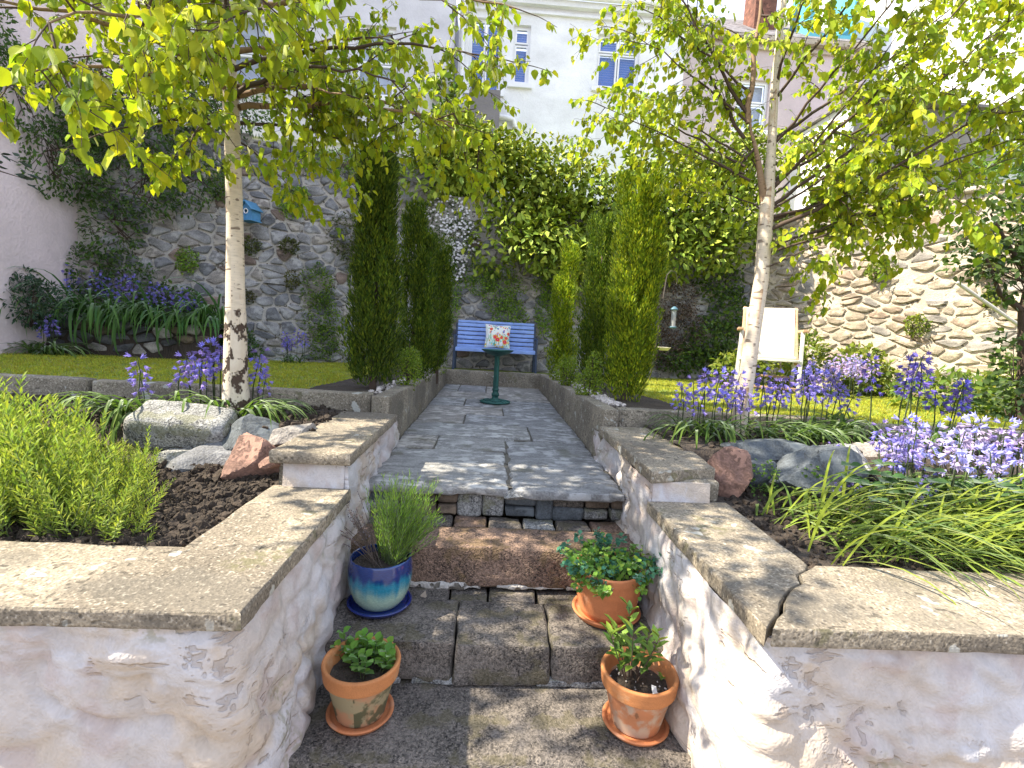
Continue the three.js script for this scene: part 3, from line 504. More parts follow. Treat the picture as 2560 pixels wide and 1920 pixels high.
{
  const W1 = thing('stone_wall', 'tall grey rubble stone wall with pale mortar, behind the blue bench and the birdhouse', 'wall');
  const mats = [M.stoneA, M.stoneB, M.stoneC, M.stoneD], pick = R => { const t = R(); return t < 0.45 ? 0 : t < 0.72 ? 1 : t < 0.95 ? 2 : 3; };
  const left = rubbleRun(W1, [-7.6, -7.35], [-1.2, -9.35], 0.7, 3.65, { seed: 201, cell: 0.165, aspect: 1.5, gap: 0.016, proud: 0.03, jit: 0.58, mats, pick, mortar: M.mortar, left: 235, hide: w => w.x < -5.7 && w.y > 2.4 });
  rubbleRun(W1, [-1.2, -9.35], [4.95, -9.62], 0.7, 3.2, { seed: 202, cell: 0.18, aspect: 1.45, gap: 0.018, proud: 0.035, jit: 0.58, mats, pick, mortar: M.mortar, left: 300 - 235 + left, hide: w => w.y > 3.1 });
  const W2 = thing('stone_wall', 'sunlit cream rubble stone wall behind the white garden chair', 'wall');
  rubbleRun(W2, [4.88, -9.6], [9.6, -3.57], 0.7, 3.2, { seed: 203, cell: 0.145, aspect: 1.8, gap: 0.02, proud: 0.026, jit: 0.66, skip: 0.12, mats: [M.warmA, M.warmB, M.warmC, M.warmD], pick: R => { const t = R(); return t < 0.55 ? 0 : t < 0.75 ? 1 : t < 0.9 ? 2 : 3; }, mortar: M.mortarwarm, left: 300 });
  const cap = roughBox(7.7, 0.07, 0.5, { r: 0.03, amp: 0.01, seg: 0.1, seed: 205, warp: 0.015 }); cap.rotateY(-atan2(6.03, 4.72)); part('wall_cap', cap, M.mortarwarm, W2, [7.24 + 0.14, 3.93, -6.585 - 0.1]);
  // low dry stone wall of the raised bed
  const W3 = thing('bed_wall', 'low brown dry stone wall under the trailing green leaves', 'wall');
  rubbleRun(W3, [-7.3, -7.0], [-4.1, -7.72], 0.82, 0.56, { seed: 206, cell: 0.15, aspect: 1.6, gap: 0.01, proud: 0.05, th: 0.3, mats: [M.bedA, M.bedB, M.bedB, M.stoneC], mortar: M.soil, left: 120 });
  structure('raised_soil', flat(-7.6, -4.0, -8.6, -7.2, (x, z) => min(1.36, 1.36 + (z + 7.6) * 0) + clod(x, z) - 0.6 * sstep(-0.02, 0.12, z + 7.0 + (x + 7.3) * 0.225), 0.06), M.soil);
}
// ---------- plant makers ----------
const vary = (c, R, k = 0.25, warm = 0.12) => { const b = 1 + (R() - 0.5) * 2 * k, w = (R() - 0.5) * 2 * warm; return [c[0] * b * (1 + w), c[1] * b, c[2] * b * (1 - w)]; };
const rdir = (R) => { const z = R() * 2 - 1, a = R() * 2 * PI, s = sqrt(1 - z * z); return V(s * cos(a), z, s * sin(a)); };
// strap leaves: shared shapes, base at the origin, arching out along +x
function bladeGeo(len, wid, e0, bend, col, seed, segs = 7, curl = 0) {
  const m = new MB(), R = rng(seed); let x = 0, y = 0, z = 0;
  for (let k = 0; k <= segs; k++) {
    const t = k / segs, e = e0 - bend * pow(t, 1.25), w = wid * (0.5 + 0.5 * min(1, t * 4)) * pow(max(0, 1 - pow(t, 2.6)), 0.7), tw = curl * t;
    if (k) { x += cos(e) * len / segs; y += sin(e) * len / segs; z += curl * 0.25 * t * len / segs; }
    const c = mul3(col, 0.9 + 0.2 * hsh(seed, k, 2)), up = V(-sin(e), cos(e), 0.25 * tw).normalize(), s = V(0, sin(tw) * 0.7, 1).normalize();
    m.v(V(x, y, z).addScaledVector(s, -w).addScaledVector(up, w * 0.35), up.clone().addScaledVector(s, 0.35).normalize(), 0, t, c);
    m.v(V(x, y, z), up, 0.5, t, c);
    m.v(V(x, y, z).addScaledVector(s, w).addScaledVector(up, w * 0.35), up.clone().addScaledVector(s, -0.35).normalize(), 1, t, c);
  }
  for (let k = 0; k < segs; k++) for (let i = 0; i < 2; i++) { const a = k * 3 + i; m.i.push(a, a + 1, a + 3, a + 1, a + 4, a + 3); }
  return m.geo();
}
function bladeSet(n, len, wid, e0, bend, cols, seed, curl = 0.5) { const R = rng(seed), o = []; for (let k = 0; k < n; k++) o.push(bladeGeo(len * (0.75 + 0.5 * R()), wid * (0.75 + 0.5 * R()), e0 + (R() - 0.5) * 0.5, bend * (0.7 + 0.6 * R()), vary(cols[k % cols.length], R, 0.15), seed * 31 + k, 7, (R() - 0.5) * 2 * curl)); return o; }
const GREEN = [0.07, 0.145, 0.016], GREEN2 = [0.12, 0.20, 0.022], LIME = [0.24, 0.33, 0.03];
const BLADE = {
  strap: bladeSet(9, 0.34, 0.0085, 1.05, 1.5, [GREEN, GREEN2], 301), arch: bladeSet(8, 0.42, 0.009, 1.0, 2.3, [GREEN, GREEN2], 302), trail: bladeSet(9, 0.55, 0.010, 0.55, 2.1, [[0.12, 0.25, 0.035], [0.10, 0.23, 0.055]], 303),
  lime: bladeSet(9, 0.46, 0.0065, 0.85, 1.7, [LIME, GREEN2], 304), grass: bladeSet(8, 0.3, 0.0035, 1.1, 1.3, [LIME, GREEN2, GREEN], 305),
};
// leaves(root, set, list of [x, y, z, azimuth, scale, pitch], limit): up to limit leaves are parts of their own, the others join
function blades(root, set, list, limit = 300, name = 'strap_leaf', mat = M.leaf) {
  const rest = new MB();
  list.forEach(([x, y, z, az, s = 1, pitch = 0], k) => {
    const g = set[k % set.length], m4 = M4(x, y, z, az, 0, pitch, s);
    if (k < limit) part(name, g, mat, root).applyMatrix4(m4);
    else { const c = g.attributes.color, b = rest.count; rest.add(g, m4); for (let i = 0; i < c.count; i++) rest.c.push(c.getX(i), c.getY(i), c.getZ(i)); }
  });
  if (rest.count) part('more_leaves', rest.geo(), mat, root).userData.kind = 'stuff';
}
// bluebell stems: shape variants for the stalk and the head of nodding bells
function bellHead(seed, h, n, bellLen, col) {
  const R = rng(seed), m = new MB();
  for (let k = 0; k < n; k++) {
    const t = 1 - k / n * 0.44, a = k * 2.4 + R(), y = h * t + 0.005, out = 0.014 + 0.026 * (k / n) + R() * 0.014, c = V(cos(a), 0, sin(a)), p = V(0.03 * t * t, y, 0).addScaledVector(c, out);
    const d = V(c.x * 0.8, -0.75 + R() * 0.5 + (k < 2 ? 1 : 0), c.z * 0.8).normalize(), s = abs(d.y) > 0.95 ? V(1, 0, 0) : V(0, 1, 0).cross(d).normalize(), u = d.clone().cross(s), L = bellLen * (0.8 + R() * 0.4), r = L * 0.32, cc = vary(col, R, 0.32, 0.14);
    for (let q = 0; q < 6; q++) {
      const b = q / 6 * 2 * PI, e = (q + 1) / 6 * 2 * PI, mid = (b + e) / 2, pt = (ang, rr, ll) => p.clone().addScaledVector(s, cos(ang) * rr).addScaledVector(u, sin(ang) * rr).addScaledVector(d, ll), nn = s.clone().multiplyScalar(cos(mid)).addScaledVector(u, sin(mid));
      const i = m.v(pt(mid, 0.002, 0), nn, 0, 0, cc); m.v(pt(b, r * 0.8, L * 0.35), nn, 0, 0, cc); m.v(pt(e, r * 0.8, L * 0.35), nn, 0, 0, cc); m.v(pt(b + 0.1, r, L * 0.75), nn, 0, 0, cc); m.v(pt(e - 0.1, r, L * 0.75), nn, 0, 0, cc); m.v(pt(mid, r * 2.1, L * 1.02), nn, 0, 0, cc);
      m.i.push(i, i + 1, i + 2, i + 1, i + 3, i + 2, i + 2, i + 3, i + 4, i + 3, i + 5, i + 4);
    }
  }
  return m.geo(true);
}
const stalk = (h, seed) => { const R = rng(seed), c = vary([0.07, 0.10, 0.03], R), b = (R() - 0.5) * 0.03; return new MB().tube([V(0, -0.03, 0), V(b, h * 0.4, b), V(0.012, h * 0.75, 0), V(0.03, h, 0), V(0.045, h * 1.03, 0)], [0.0045, 0.004, 0.0035, 0.0025, 0.001], 5, c).geo(); };
const BELLS = {}; for (const [k, col] of Object.entries({ blue: [0.27, 0.225, 0.64], pale: [0.52, 0.47, 0.80], dark: [0.17, 0.13, 0.50], lilac: [0.58, 0.45, 0.76] })) BELLS[k] = [0, 1, 2, 3, 4].map(i => { const h = 0.30 + 0.05 * i; return { stalk: stalk(h, 400 + i), head: bellHead(410 + i * 7, h, 11 + i, 0.031, col) }; });  // pale: sunlight washing out the violet is painted into the petals
function bell(root, kind, x, y, z, h, lean = 0, az = 0, s = 1) {     // a stem with its head of bells
  const v = BELLS[kind][clamp(Math.round((h / s - 0.30) / 0.05), 0, 4)], k = h / (0.30 + 0.05 * BELLS[kind].indexOf(v));
  const st = part('flower_stem', v.stalk, M.leaf, root); st.applyMatrix4(M4(x, y, z, az, 0, lean, k)); part('flower_head', v.head, M.petal, st).userData.kind = 'stuff'; return st;
}
// clouds of leaves; blobs are [x, y, z, rx, ry, rz]
function leafCloud(m, blobs, n, len, wid, cols, seed, { inner = 0.55, up = 0.35, shape = 1, out = 0.8, hang = 0, keep } = {}) {
  const R = rng(seed), vol = blobs.map(b => pow(b[3] * b[4] * b[5], 2 / 3)), tot = vol.reduce((a, b) => a + b, 0);
  blobs.forEach((b, bi) => {
    const k = Math.round(n * vol[bi] / tot);
    for (let i = 0; i < k; i++) {
      const d = rdir(R), lump = 1 + 0.3 * fbm(d.x * 2.3 + seed, d.y * 2.3 + bi, d.z * 2.3, 3), r = (inner + (1 - inner) * pow(R(), 0.5)) * lump, p = V(b[0] + d.x * b[3] * r, b[1] + d.y * b[4] * r, b[2] + d.z * b[5] * r);
      if (keep && !keep(p, R)) continue;
      const dir = rdir(R).multiplyScalar(0.8).addScaledVector(d, 0.7).add(V(0, -hang, 0)).normalize(), nr = d.clone().multiplyScalar(out).add(V(0, up, 0)).add(rdir(R).multiplyScalar(0.55)).normalize();
      m.leaf(p, dir, nr, len * (0.65 + 0.7 * R()), wid * (0.65 + 0.7 * R()), vary(cols[floor(R() * cols.length)], R), shape, 0.12 + 0.15 * R());
    }
  });
  return m;
}
function twigs(m, blobs, n, seed, base, col, r = 0.004) { const R = rng(seed); for (let k = 0; k < n; k++) { const b = blobs[floor(R() * blobs.length)], d = rdir(R), e = V(b[0] + d.x * b[3], b[1] + d.y * b[4], b[2] + d.z * b[5]), s = base ? base(b, R) : V(b[0], b[1] - b[4], b[2]), c = s.clone().lerp(e, 0.5).add(V((R() - 0.5) * 0.1, 0.05 + R() * 0.1, (R() - 0.5) * 0.1)); m.tube([s, c, e], [r, r * 0.7, r * 0.3], 4, col, false); } return m; }

// ---------- birches ----------
function birch(root, trunk, tr, limbs, { seed, leaf = 0.058, spacing = 0.034, eye, own = 150, dens = 1 }) {
  const R = rng(seed), wood = [], fine = new MB(), leaves = [];
  const tb = new MB(); tb.tube(trunk.map(p => V(...p)), tr, 14); const g = tb.geo(); const P = g.attributes.position, N = g.attributes.normal;
  for (let k = 0; k < P.count; k++) { const d = 0.006 * noise(P.getX(k) * 14, P.getY(k) * 9, P.getZ(k) * 14); P.setXYZ(k, P.getX(k) + N.getX(k) * d, P.getY(k), P.getZ(k) + N.getZ(k) * d); }
  part('trunk', g, M.bark, root);
  const cols = [[0.41, 0.49, 0.013], [0.34, 0.44, 0.013], [0.49, 0.54, 0.018], [0.26, 0.37, 0.014]];
  const addLeaf = (p, d) => { const a = d.clone().multiplyScalar(0.5).add(V((R() - 0.5) * 1.3, -0.75 + (R() - 0.5) * 1.0, (R() - 0.5) * 1.3)).normalize(), n = V((R() - 0.5) * 1.6, 0.55 + R() * 0.8, (R() - 0.5) * 1.6).normalize(), l = leaf * (0.45 + 1.0 * R()); leaves.push({ p: p.clone().addScaledVector(a, 0.014), a, n, l, w: l * (0.72 + R() * 0.16), c: vary(cols[floor(R() * 4)], R, 0.28, 0.14), f: 0.05 + 0.4 * R() }); };
  const shoot = (s, dir, len, r, lvl) => {
    const n = max(3, Math.round(len / 0.07)), pts = [s], d = dir.clone();
    for (let k = 0; k < n; k++) { d.add(V((R() - 0.5) * 0.35, (lvl > 1 ? -0.16 : -0.07) + (R() - 0.5) * 0.2, (R() - 0.5) * 0.35)).normalize(); pts.push(pts[k].clone().addScaledVector(d, len / n)); }
    fine.tube(pts, pts.map((_, k) => max(0.0011, r * (1 - k / pts.length * 0.85))), lvl > 1 ? 3 : 4, undefined, false);
    for (let k = 1; k < pts.length; k++) {
      const seg = pts[k].clone().sub(pts[k - 1]), L = seg.length();
      if (lvl < 3) { const c = L / (lvl === 1 ? 0.095 : 0.11) * dens; for (let q = 0; q < c; q++) if (R() < min(1, c - q)) { const sd = seg.clone().normalize().multiplyScalar(0.65).add(rdir(R)).normalize(); shoot(pts[k].clone().addScaledVector(seg, -R()), sd, len * (0.34 + 0.3 * R()), r * 0.5, lvl + 1); } }
      if (lvl > 1 || k > pts.length * 0.5) { const c = L / spacing * dens; for (let q = 0; q < c; q++) if (R() < min(1, c - q)) addLeaf(pts[k].clone().addScaledVector(seg, -R()), seg.clone().normalize()); }
    }
  };
  for (const [a, b, r, lift = 0.12, rate = 1] of limbs) {
    const A = V(...a), B = V(...b), len = A.distanceTo(B), mid = A.clone().lerp(B, 0.5).add(V((R() - 0.5) * 0.12, lift, (R() - 0.5) * 0.12)), pts = [], n = max(4, Math.round(len / 0.12));
    for (let k = 0; k <= n; k++) { const t = k / n; pts.push(A.clone().multiplyScalar((1 - t) * (1 - t)).addScaledVector(mid, 2 * t * (1 - t)).addScaledVector(B, t * t).add(V((R() - 0.5) * 0.025, (R() - 0.5) * 0.025, (R() - 0.5) * 0.025))); }
    pts[0].copy(A); wood.push([pts, pts.map((_, k) => max(0.0025, r * (1 - 0.82 * k / n)))]);
    for (let k = 1; k <= n; k++) { const t = k / n; if (t < 0.22) continue; const d = pts[k].clone().sub(pts[k - 1]).normalize(); const c = len / n / 0.16 * rate; for (let q = 0; q < c; q++) if (R() < min(1, c - q)) shoot(pts[k].clone(), d.clone().multiplyScalar(0.55).add(rdir(R).multiplyScalar(0.9)).normalize(), 0.22 + 0.3 * R() * (1.2 - 0.4 * t), r * 0.3, 1); }
    shoot(pts[n], pts[n].clone().sub(pts[n - 1]).normalize(), 0.25, 0.004, 1);
  }
  for (const [pts, rad] of wood) part('branch', new MB().tube(pts, rad, 7).geo(), rad[0] > 0.018 ? M.limb : M.twig, root);
  part('twigs', fine.geo(), M.twig, root).userData.kind = 'stuff';
  leaves.sort((a, b) => b.l / b.p.distanceTo(eye) - a.l / a.p.distanceTo(eye));
  const cr = new MB(); leaves.forEach((q, k) => { if (k < own) { part('leaf', new MB().leaf(q.p, q.a, q.n, q.l, q.w, q.c, 3, q.f).geo(), M.leaf, root); } else cr.leaf(q.p, q.a, q.n, q.l, q.w, q.c, 0, q.f); });
  part('crown', cr.geo(), M.leaf, root).userData.kind = 'stuff'; return leaves.length;
}
// ---------- columnar conifers ----------
function conifer(label, x, y, z, h, r, taper, seed, n, heads = [[0, 0, 1, 1]], lightTint = 1) {
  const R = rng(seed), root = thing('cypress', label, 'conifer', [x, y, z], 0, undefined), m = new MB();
  const cols = [[0.085, 0.15, 0.012], [0.14, 0.21, 0.015], [0.055, 0.105, 0.010], [0.2, 0.27, 0.018]].map(c => [c[0] * lightTint * (lightTint > 1 ? 1.15 : 1), c[1] * lightTint, c[2]]);
  const prof = t => (t < 0.06 ? 0.72 + 0.28 * t / 0.06 : 1) * (1 - taper * sstep(0.05, 0.9, t)) * (t > 0.84 ? sqrt(max(0, 1 - pow((t - 0.84) / 0.16, 2))) * 0.92 + 0.08 * (1 - t) / 0.16 : 1);
  for (const [hx, hz, hs, rs] of heads) {
    const rad = (a, t) => r * rs * prof(t) * (1 + 0.22 * fbm(cos(a) * 1.7 + seed, t * h * hs * 2.4, sin(a) * 1.7, 3) + 0.2 * noise(cos(a) * 5 + seed, t * h * 5, sin(a) * 5));
    const plumes = Math.round(n * hs * rs / heads.length / 52);
    for (let k = 0; k < plumes; k++) {         // upright feathery plumes packed round the stem
      const t = pow(R(), 0.95) * 0.93, a = R() * 2 * PI, rr = rad(a, t) * (0.45 + 0.4 * sqrt(R())), o = V(cos(a), 0, sin(a)), L = (0.2 + 0.22 * R()) * (0.65 + 0.5 * (1 - t)), pr = 0.026 + 0.024 * R(), tone = 0.72 + 0.56 * R();
      const ax = V(0, 1, 0).addScaledVector(o, 0.1 + 0.2 * R()).add(rdir(R).multiplyScalar(0.1)).normalize(), b0 = V(hx + o.x * rr, t * h * hs, hz + o.z * rr), nn = Math.round(70 + 60 * R());
      for (let q = 0; q < nn; q++) {
        const u = R(), g = R() * 2 * PI, side = V(cos(g), 0, sin(g)), p = b0.clone().addScaledVector(ax, u * L).addScaledVector(side, pr * pow(sin(PI * min(1, 0.15 + 0.85 * u)), 0.7)); if (p.y < 0) p.y = 0.01; if (p.y > h * hs) continue;
        const d = ax.clone().addScaledVector(side, 0.25 + 0.5 * R()).add(rdir(R).multiplyScalar(0.25)).normalize(), nr = side.clone().addScaledVector(o, 0.5).add(rdir(R).multiplyScalar(0.5)).normalize();
        m.leaf(p, d, nr, 0.024 + 0.03 * R(), 0.007 + 0.008 * R(), mul3(vary(cols[floor(R() * 4)], R, 0.2, 0.12), tone), 1, 0.3);
      }
    }
  }
  part('trunk', new MB().tube([V(0, -0.1, 0), V(0, h * 0.3, 0), V(0, h * 0.8, 0)], [0.035, 0.03, 0.01], 7).geo(), M.twig, root);
  part('foliage', m.geo(), M.conifer, root).userData.kind = 'stuff'; return root;
}
// a leafy shrub
function shrub(name, label, category, pos, blobs, n, len, wid, cols, seed, o = {}, group) {
  const root = thing(name, label, category, pos, 0, group);
  part('stems', twigs(new MB(), blobs, o.twigs ?? 14, seed + 1, o.base, [0.09, 0.06, 0.04], o.tr ?? 0.005).geo(), M.twig, root).userData.kind = 'stuff';
  part('foliage', leafCloud(new MB(), blobs, n, len, wid, cols, seed, o).geo(), o.mat ?? M.leaf, root).userData.kind = 'stuff'; return root;
}
// ---------- the two birches, conifers and box ----------
const EYE = V(0, 1.56, 0);
{
  const t = thing('birch_tree', 'slender birch with straight white trunk and drooping lime green leaves, beside rough rocks', 'tree');
  birch(t, [[-1.655, 0.84, -3.42], [-1.66, 0.93, -3.42], [-1.668, 1.15, -3.425], [-1.675, 1.6, -3.44], [-1.69, 2.15, -3.46], [-1.715, 2.7, -3.48], [-1.74, 3.02, -3.5], [-1.79, 3.4, -3.52], [-1.83, 3.9, -3.55], [-1.82, 4.6, -3.5], [-1.8, 5.6, -3.45]], [0.098, 0.08, 0.068, 0.06, 0.053, 0.05, 0.05, 0.048, 0.042, 0.03, 0.008], [
    [[-1.74, 2.98, -3.5], [-2.1, 2.72, -2.2], 0.0218, 0.25], [[-1.75, 3.05, -3.5], [-1.5, 2.5, -1.85], 0.0187, 0.3], [[-1.74, 2.95, -3.5], [-2.3, 2.62, -2.6], 0.0187, 0.2], [[-1.73, 2.8, -3.5], [-2.0, 2.42, -2.75], 0.0140, 0.12],
    [[-1.77, 3.25, -3.5], [-1.15, 2.55, -1.75], 0.0187, 0.4], [[-1.73, 2.78, -3.5], [-1.62, 2.52, -2.9], 0.0125, 0.1], [[-1.76, 3.1, -3.5], [-2.6, 3.0, -3.3], 0.0172, 0.15],
    [[-1.73, 2.95, -3.5], [-0.9, 2.85, -3.1], 0.0203, 0.14], [[-1.77, 3.2, -3.5], [-0.75, 3.45, -3.6], 0.0203, 0.02], [[-1.73, 2.88, -3.5], [-0.28, 2.86, -3.4], 0.0218, 0.12], [[-1.74, 3.0, -3.5], [-0.15, 2.85, -3.65], 0.0203, 0.25],
    [[-1.8, 3.45, -3.5], [0.08, 3.45, -3.2], 0.0203, 0.2, 0.8], [[-1.76, 3.1, -3.5], [0.05, 3.2, -3.3], 0.0172, 0.25, 0.8], [[-1.74, 2.95, -3.5], [-0.55, 2.78, -2.7], 0.0172, 0.2], [[-1.73, 2.8, -3.5], [-0.8, 2.8, -3.8], 0.0125, 0.08], [[-1.72, 2.7, -3.48], [-1.52, 2.55, -3.85], 0.0078, 0.04, 0.4],
    [[-1.79, 3.4, -3.5], [-0.95, 2.75, -2.15], 0.0172, 0.35], [[-1.82, 3.7, -3.5], [-0.75, 3.2, -2.4], 0.0172, 0.4, 0.8], [[-1.82, 3.7, -3.5], [-1.8, 3.15, -2.3], 0.0156, 0.4, 0.8], [[-1.83, 4.0, -3.5], [-0.5, 4.2, -3.5], 0.0156, 0.25, 0.7], [[-1.83, 4.0, -3.5], [-2.9, 4.0, -3.2], 0.0156, 0.3, 0.7], [[-1.82, 4.5, -3.5], [-1.2, 4.5, -2.5], 0.0125, 0.3, 0.6], [[-1.82, 4.6, -3.5], [-1.3, 5.2, -3.9], 0.0109, 0.1, 0.6],
    [[-1.8, 3.5, -3.5], [-2.9, 3.4, -1.9], 0.02, 0.3, 1], [[-1.8, 3.6, -3.5], [-2.5, 3.8, -1.5], 0.02, 0.3, 1], [[-1.82, 3.8, -3.5], [-2.0, 4.0, -1.7], 0.018, 0.3, 1], [[-1.82, 3.8, -3.5], [-1.4, 3.7, -1.6], 0.018, 0.3, 1], [[-1.82, 3.7, -3.5], [-0.8, 3.6, -1.8], 0.018, 0.3, 1], [[-1.82, 3.7, -3.5], [-3.3, 3.9, -2.5], 0.018, 0.3, 1], [[-1.82, 4.1, -3.5], [-1.0, 4.3, -1.9], 0.016, 0.3, 1],
  ], { seed: 11, leaf: 0.05, spacing: 0.029, eye: EYE, own: 200 });
  const foot = new MB().tube([V(-1.654, 0.83, -3.42), V(-1.66, 0.93, -3.42), V(-1.664, 1.05, -3.423), V(-1.668, 1.15, -3.425), V(-1.6726, 1.45, -3.435), V(-1.675, 1.6, -3.44)], [0.108, 0.087, 0.0815, 0.0755, 0.0675, 0.0625], 16); part('foot_bark', foot.geo(), M.barkold, t);
  const s = thing('birch_tree', 'leaning birch with a forked trunk and bright sunlit leaves, beside the white garden chair', 'tree');
  birch(s, [[1.83, 0.84, -3.6], [1.845, 0.95, -3.6], [1.865, 1.3, -3.6], [1.885, 1.7, -3.6], [1.90, 2.04, -3.6], [1.89, 2.4, -3.6], [1.885, 2.58, -3.6], [1.905, 2.9, -3.65], [1.91, 3.3, -3.7], [1.9, 3.8, -3.7], [1.95, 4.6, -3.7], [1.95, 5.4, -3.7]], [0.075, 0.062, 0.056, 0.052, 0.05, 0.05, 0.046, 0.033, 0.027, 0.022, 0.014, 0.004], [
    [[1.885, 2.50, -3.6], [1.72, 3.15, -3.65], 0.032, -0.03, 0.4], [[1.72, 3.1, -3.65], [1.76, 4.3, -3.7], 0.022, 0.02, 0.7], [[1.70, 3.0, -3.65], [1.28, 3.9, -3.85], 0.014, -0.05, 0.9], [[1.72, 3.15, -3.65], [1.0, 4.15, -3.7], 0.014, -0.05, 0.9],
    [[1.89, 2.36, -3.6], [3.1, 3.18, -3.0], 0.0172, -0.12, 1.1], [[1.89, 2.52, -3.6], [2.95, 3.55, -3.1], 0.0140, -0.1, 1.1], [[1.9, 2.66, -3.62], [2.75, 3.8, -2.9], 0.0140, -0.1, 1.1], [[1.9, 2.62, -3.65], [2.3, 3.45, -3.05], 0.0109, -0.05, 1.1], [[1.91, 2.95, -3.7], [2.35, 3.85, -2.9], 0.0117, -0.05, 1.1], [[1.89, 2.42, -3.6], [3.5, 3.3, -3.5], 0.0133, -0.1, 1.1], [[1.89, 2.2, -3.6], [3.0, 2.72, -3.1], 0.0101, -0.06, 1.3],
    [[1.71, 2.8, -3.62], [0.95, 3.42, -4.05], 0.0094, -0.02, 1.1], [[1.75, 2.7, -3.6], [0.75, 3.22, -3.85], 0.0094, 0.02, 1.1], [[1.72, 2.85, -3.62], [1.25, 3.3, -4.0], 0.0086, 0, 1.2], [[1.71, 2.75, -3.62], [1.3, 2.95, -3.9], 0.0078, 0.05, 1.2], [[1.86, 2.5, -3.6], [1.55, 2.72, -4.0], 0.0070, 0.05, 1.2],
    [[1.9, 2.1, -3.6], [2.4, 2.42, -3.3], 0.0062, 0.0, 1.2], [[1.9, 2.25, -3.6], [2.75, 2.62, -3.2], 0.0094, -0.02, 1.3], [[1.9, 2.25, -3.6], [2.6, 2.5, -3.5], 0.0078, 0.02, 1.2], [[1.92, 3.4, -3.7], [1.75, 4.0, -3.0], 0.0109, 0, 0.9], [[1.92, 3.3, -3.7], [2.25, 4.1, -2.8], 0.0109, 0, 0.9], [[1.72, 3.3, -3.65], [0.75, 3.95, -3.7], 0.0094, 0, 0.8], [[1.72, 3.1, -3.65], [0.85, 3.6, -3.6], 0.0094, 0.05, 0.8], [[1.89, 2.45, -3.6], [3.25, 2.98, -2.95], 0.0109, -0.08, 1.2], [[1.95, 4.0, -3.7], [3.0, 4.6, -3.5], 0.0109, 0, 0.7], [[1.95, 4.2, -3.7], [1.2, 4.9, -3.6], 0.0094, 0, 0.7],
    [[1.9, 2.7, -3.65], [3.4, 3.8, -3.5], 0.0125, -0.1, 1], [[1.9, 3.0, -3.7], [3.3, 4.2, -3.6], 0.0125, -0.1, 0.8], [[1.9, 2.6, -3.65], [2.7, 3.2, -4.1], 0.0094, -0.05, 1.1], [[1.9, 2.8, -3.7], [2.9, 3.6, -4.2], 0.0101, -0.05, 1.1], [[1.9, 2.5, -3.6], [2.6, 3.1, -3.0], 0.0094, -0.05, 1.2],
  ], { seed: 23, leaf: 0.046, spacing: 0.03, eye: EYE, own: 200 });
}
conifer('tallest columnar cypress, foliage darkened for shade, by the path, on the birdhouse side', -1.04, 0.96, -4.62, 2.12, 0.19, 0.4, 31, 21000, undefined, 0.85);  // this row is tinted darker, shade put into the foliage colour
conifer('columnar cypress darkened for shade with a rounded shoulder, between the tallest dark one and the daisies', -0.86, 0.92, -5.8, 1.98, 0.165, 0.15, 32, 16000, [[-0.02, 0, 1, 0.85], [0.1, 0.06, 0.86, 0.6]], 0.9);
conifer('short cypress darkened for shade at the bench end of the path, on the daisy side', -0.72, 0.9, -7.0, 1.88, 0.15, 0.15, 33, 10000, undefined, 0.9);
conifer('stout cypress with sunlight painted into its bright foliage, beside the lawn with the chair', 1.24, 0.96, -4.55, 2.05, 0.17, 0.0, 34, 22000, [[0, 0, 1, 1], [0.07, 0.05, 0.8, 0.75]], 1.7);  // brighter tint stands in for sunlight on the foliage
conifer('dark cypress between the stout bright one and the bench', 1.2, 0.92, -5.75, 1.98, 0.16, 0.08, 35, 16000, [[-0.02, 0, 1, 0.85], [0.07, 0.08, 0.7, 0.8]]);
conifer('small cypress with painted sunlight in its foliage next to the blue bench', 1.04, 0.9, -7.0, 1.92, 0.14, 0.1, 36, 11000, [[0, 0, 1, 0.8], [-0.1, 0.05, 0.75, 0.7]], 1.8);  // sunlight put into the foliage colour here too
const BOX = [[0.22, 0.33, 0.02], [0.30, 0.40, 0.03], [0.16, 0.26, 0.018]];
shrub('box_shrub', 'small bright box shrub at the foot of the tallest dark cypress', 'shrub', [-0.77, 0.96, -4.85], [[0, 0.2, 0, 0.13, 0.2, 0.13], [0.03, 0.3, 0, 0.09, 0.11, 0.09]], 1500, 0.022, 0.014, BOX, 51);
shrub('box_shrub', 'rounded box shrub beside the pebbles near the bench', 'shrub', [0.95, 0.92, -6.1], [[0, 0.2, 0, 0.15, 0.2, 0.14]], 1300, 0.024, 0.015, BOX, 52);
shrub('box_shrub', 'loose box shrub with upright shoots, against the stout bright cypress', 'shrub', [0.98, 0.93, -4.9], [[0, 0.15, 0, 0.14, 0.17, 0.12], [0.04, 0.33, 0, 0.07, 0.16, 0.07]], 1500, 0.022, 0.014, BOX, 53);
// ---------- houses beyond the wall ----------
const bx = (x0, x1, y0, y1, z0, z1) => { const g = new THREE.BoxGeometry(x1 - x0, y1 - y0, z1 - z0); g.translate((x0 + x1) / 2, (y0 + y1) / 2, (z0 + z1) / 2); return boxUV(g); };
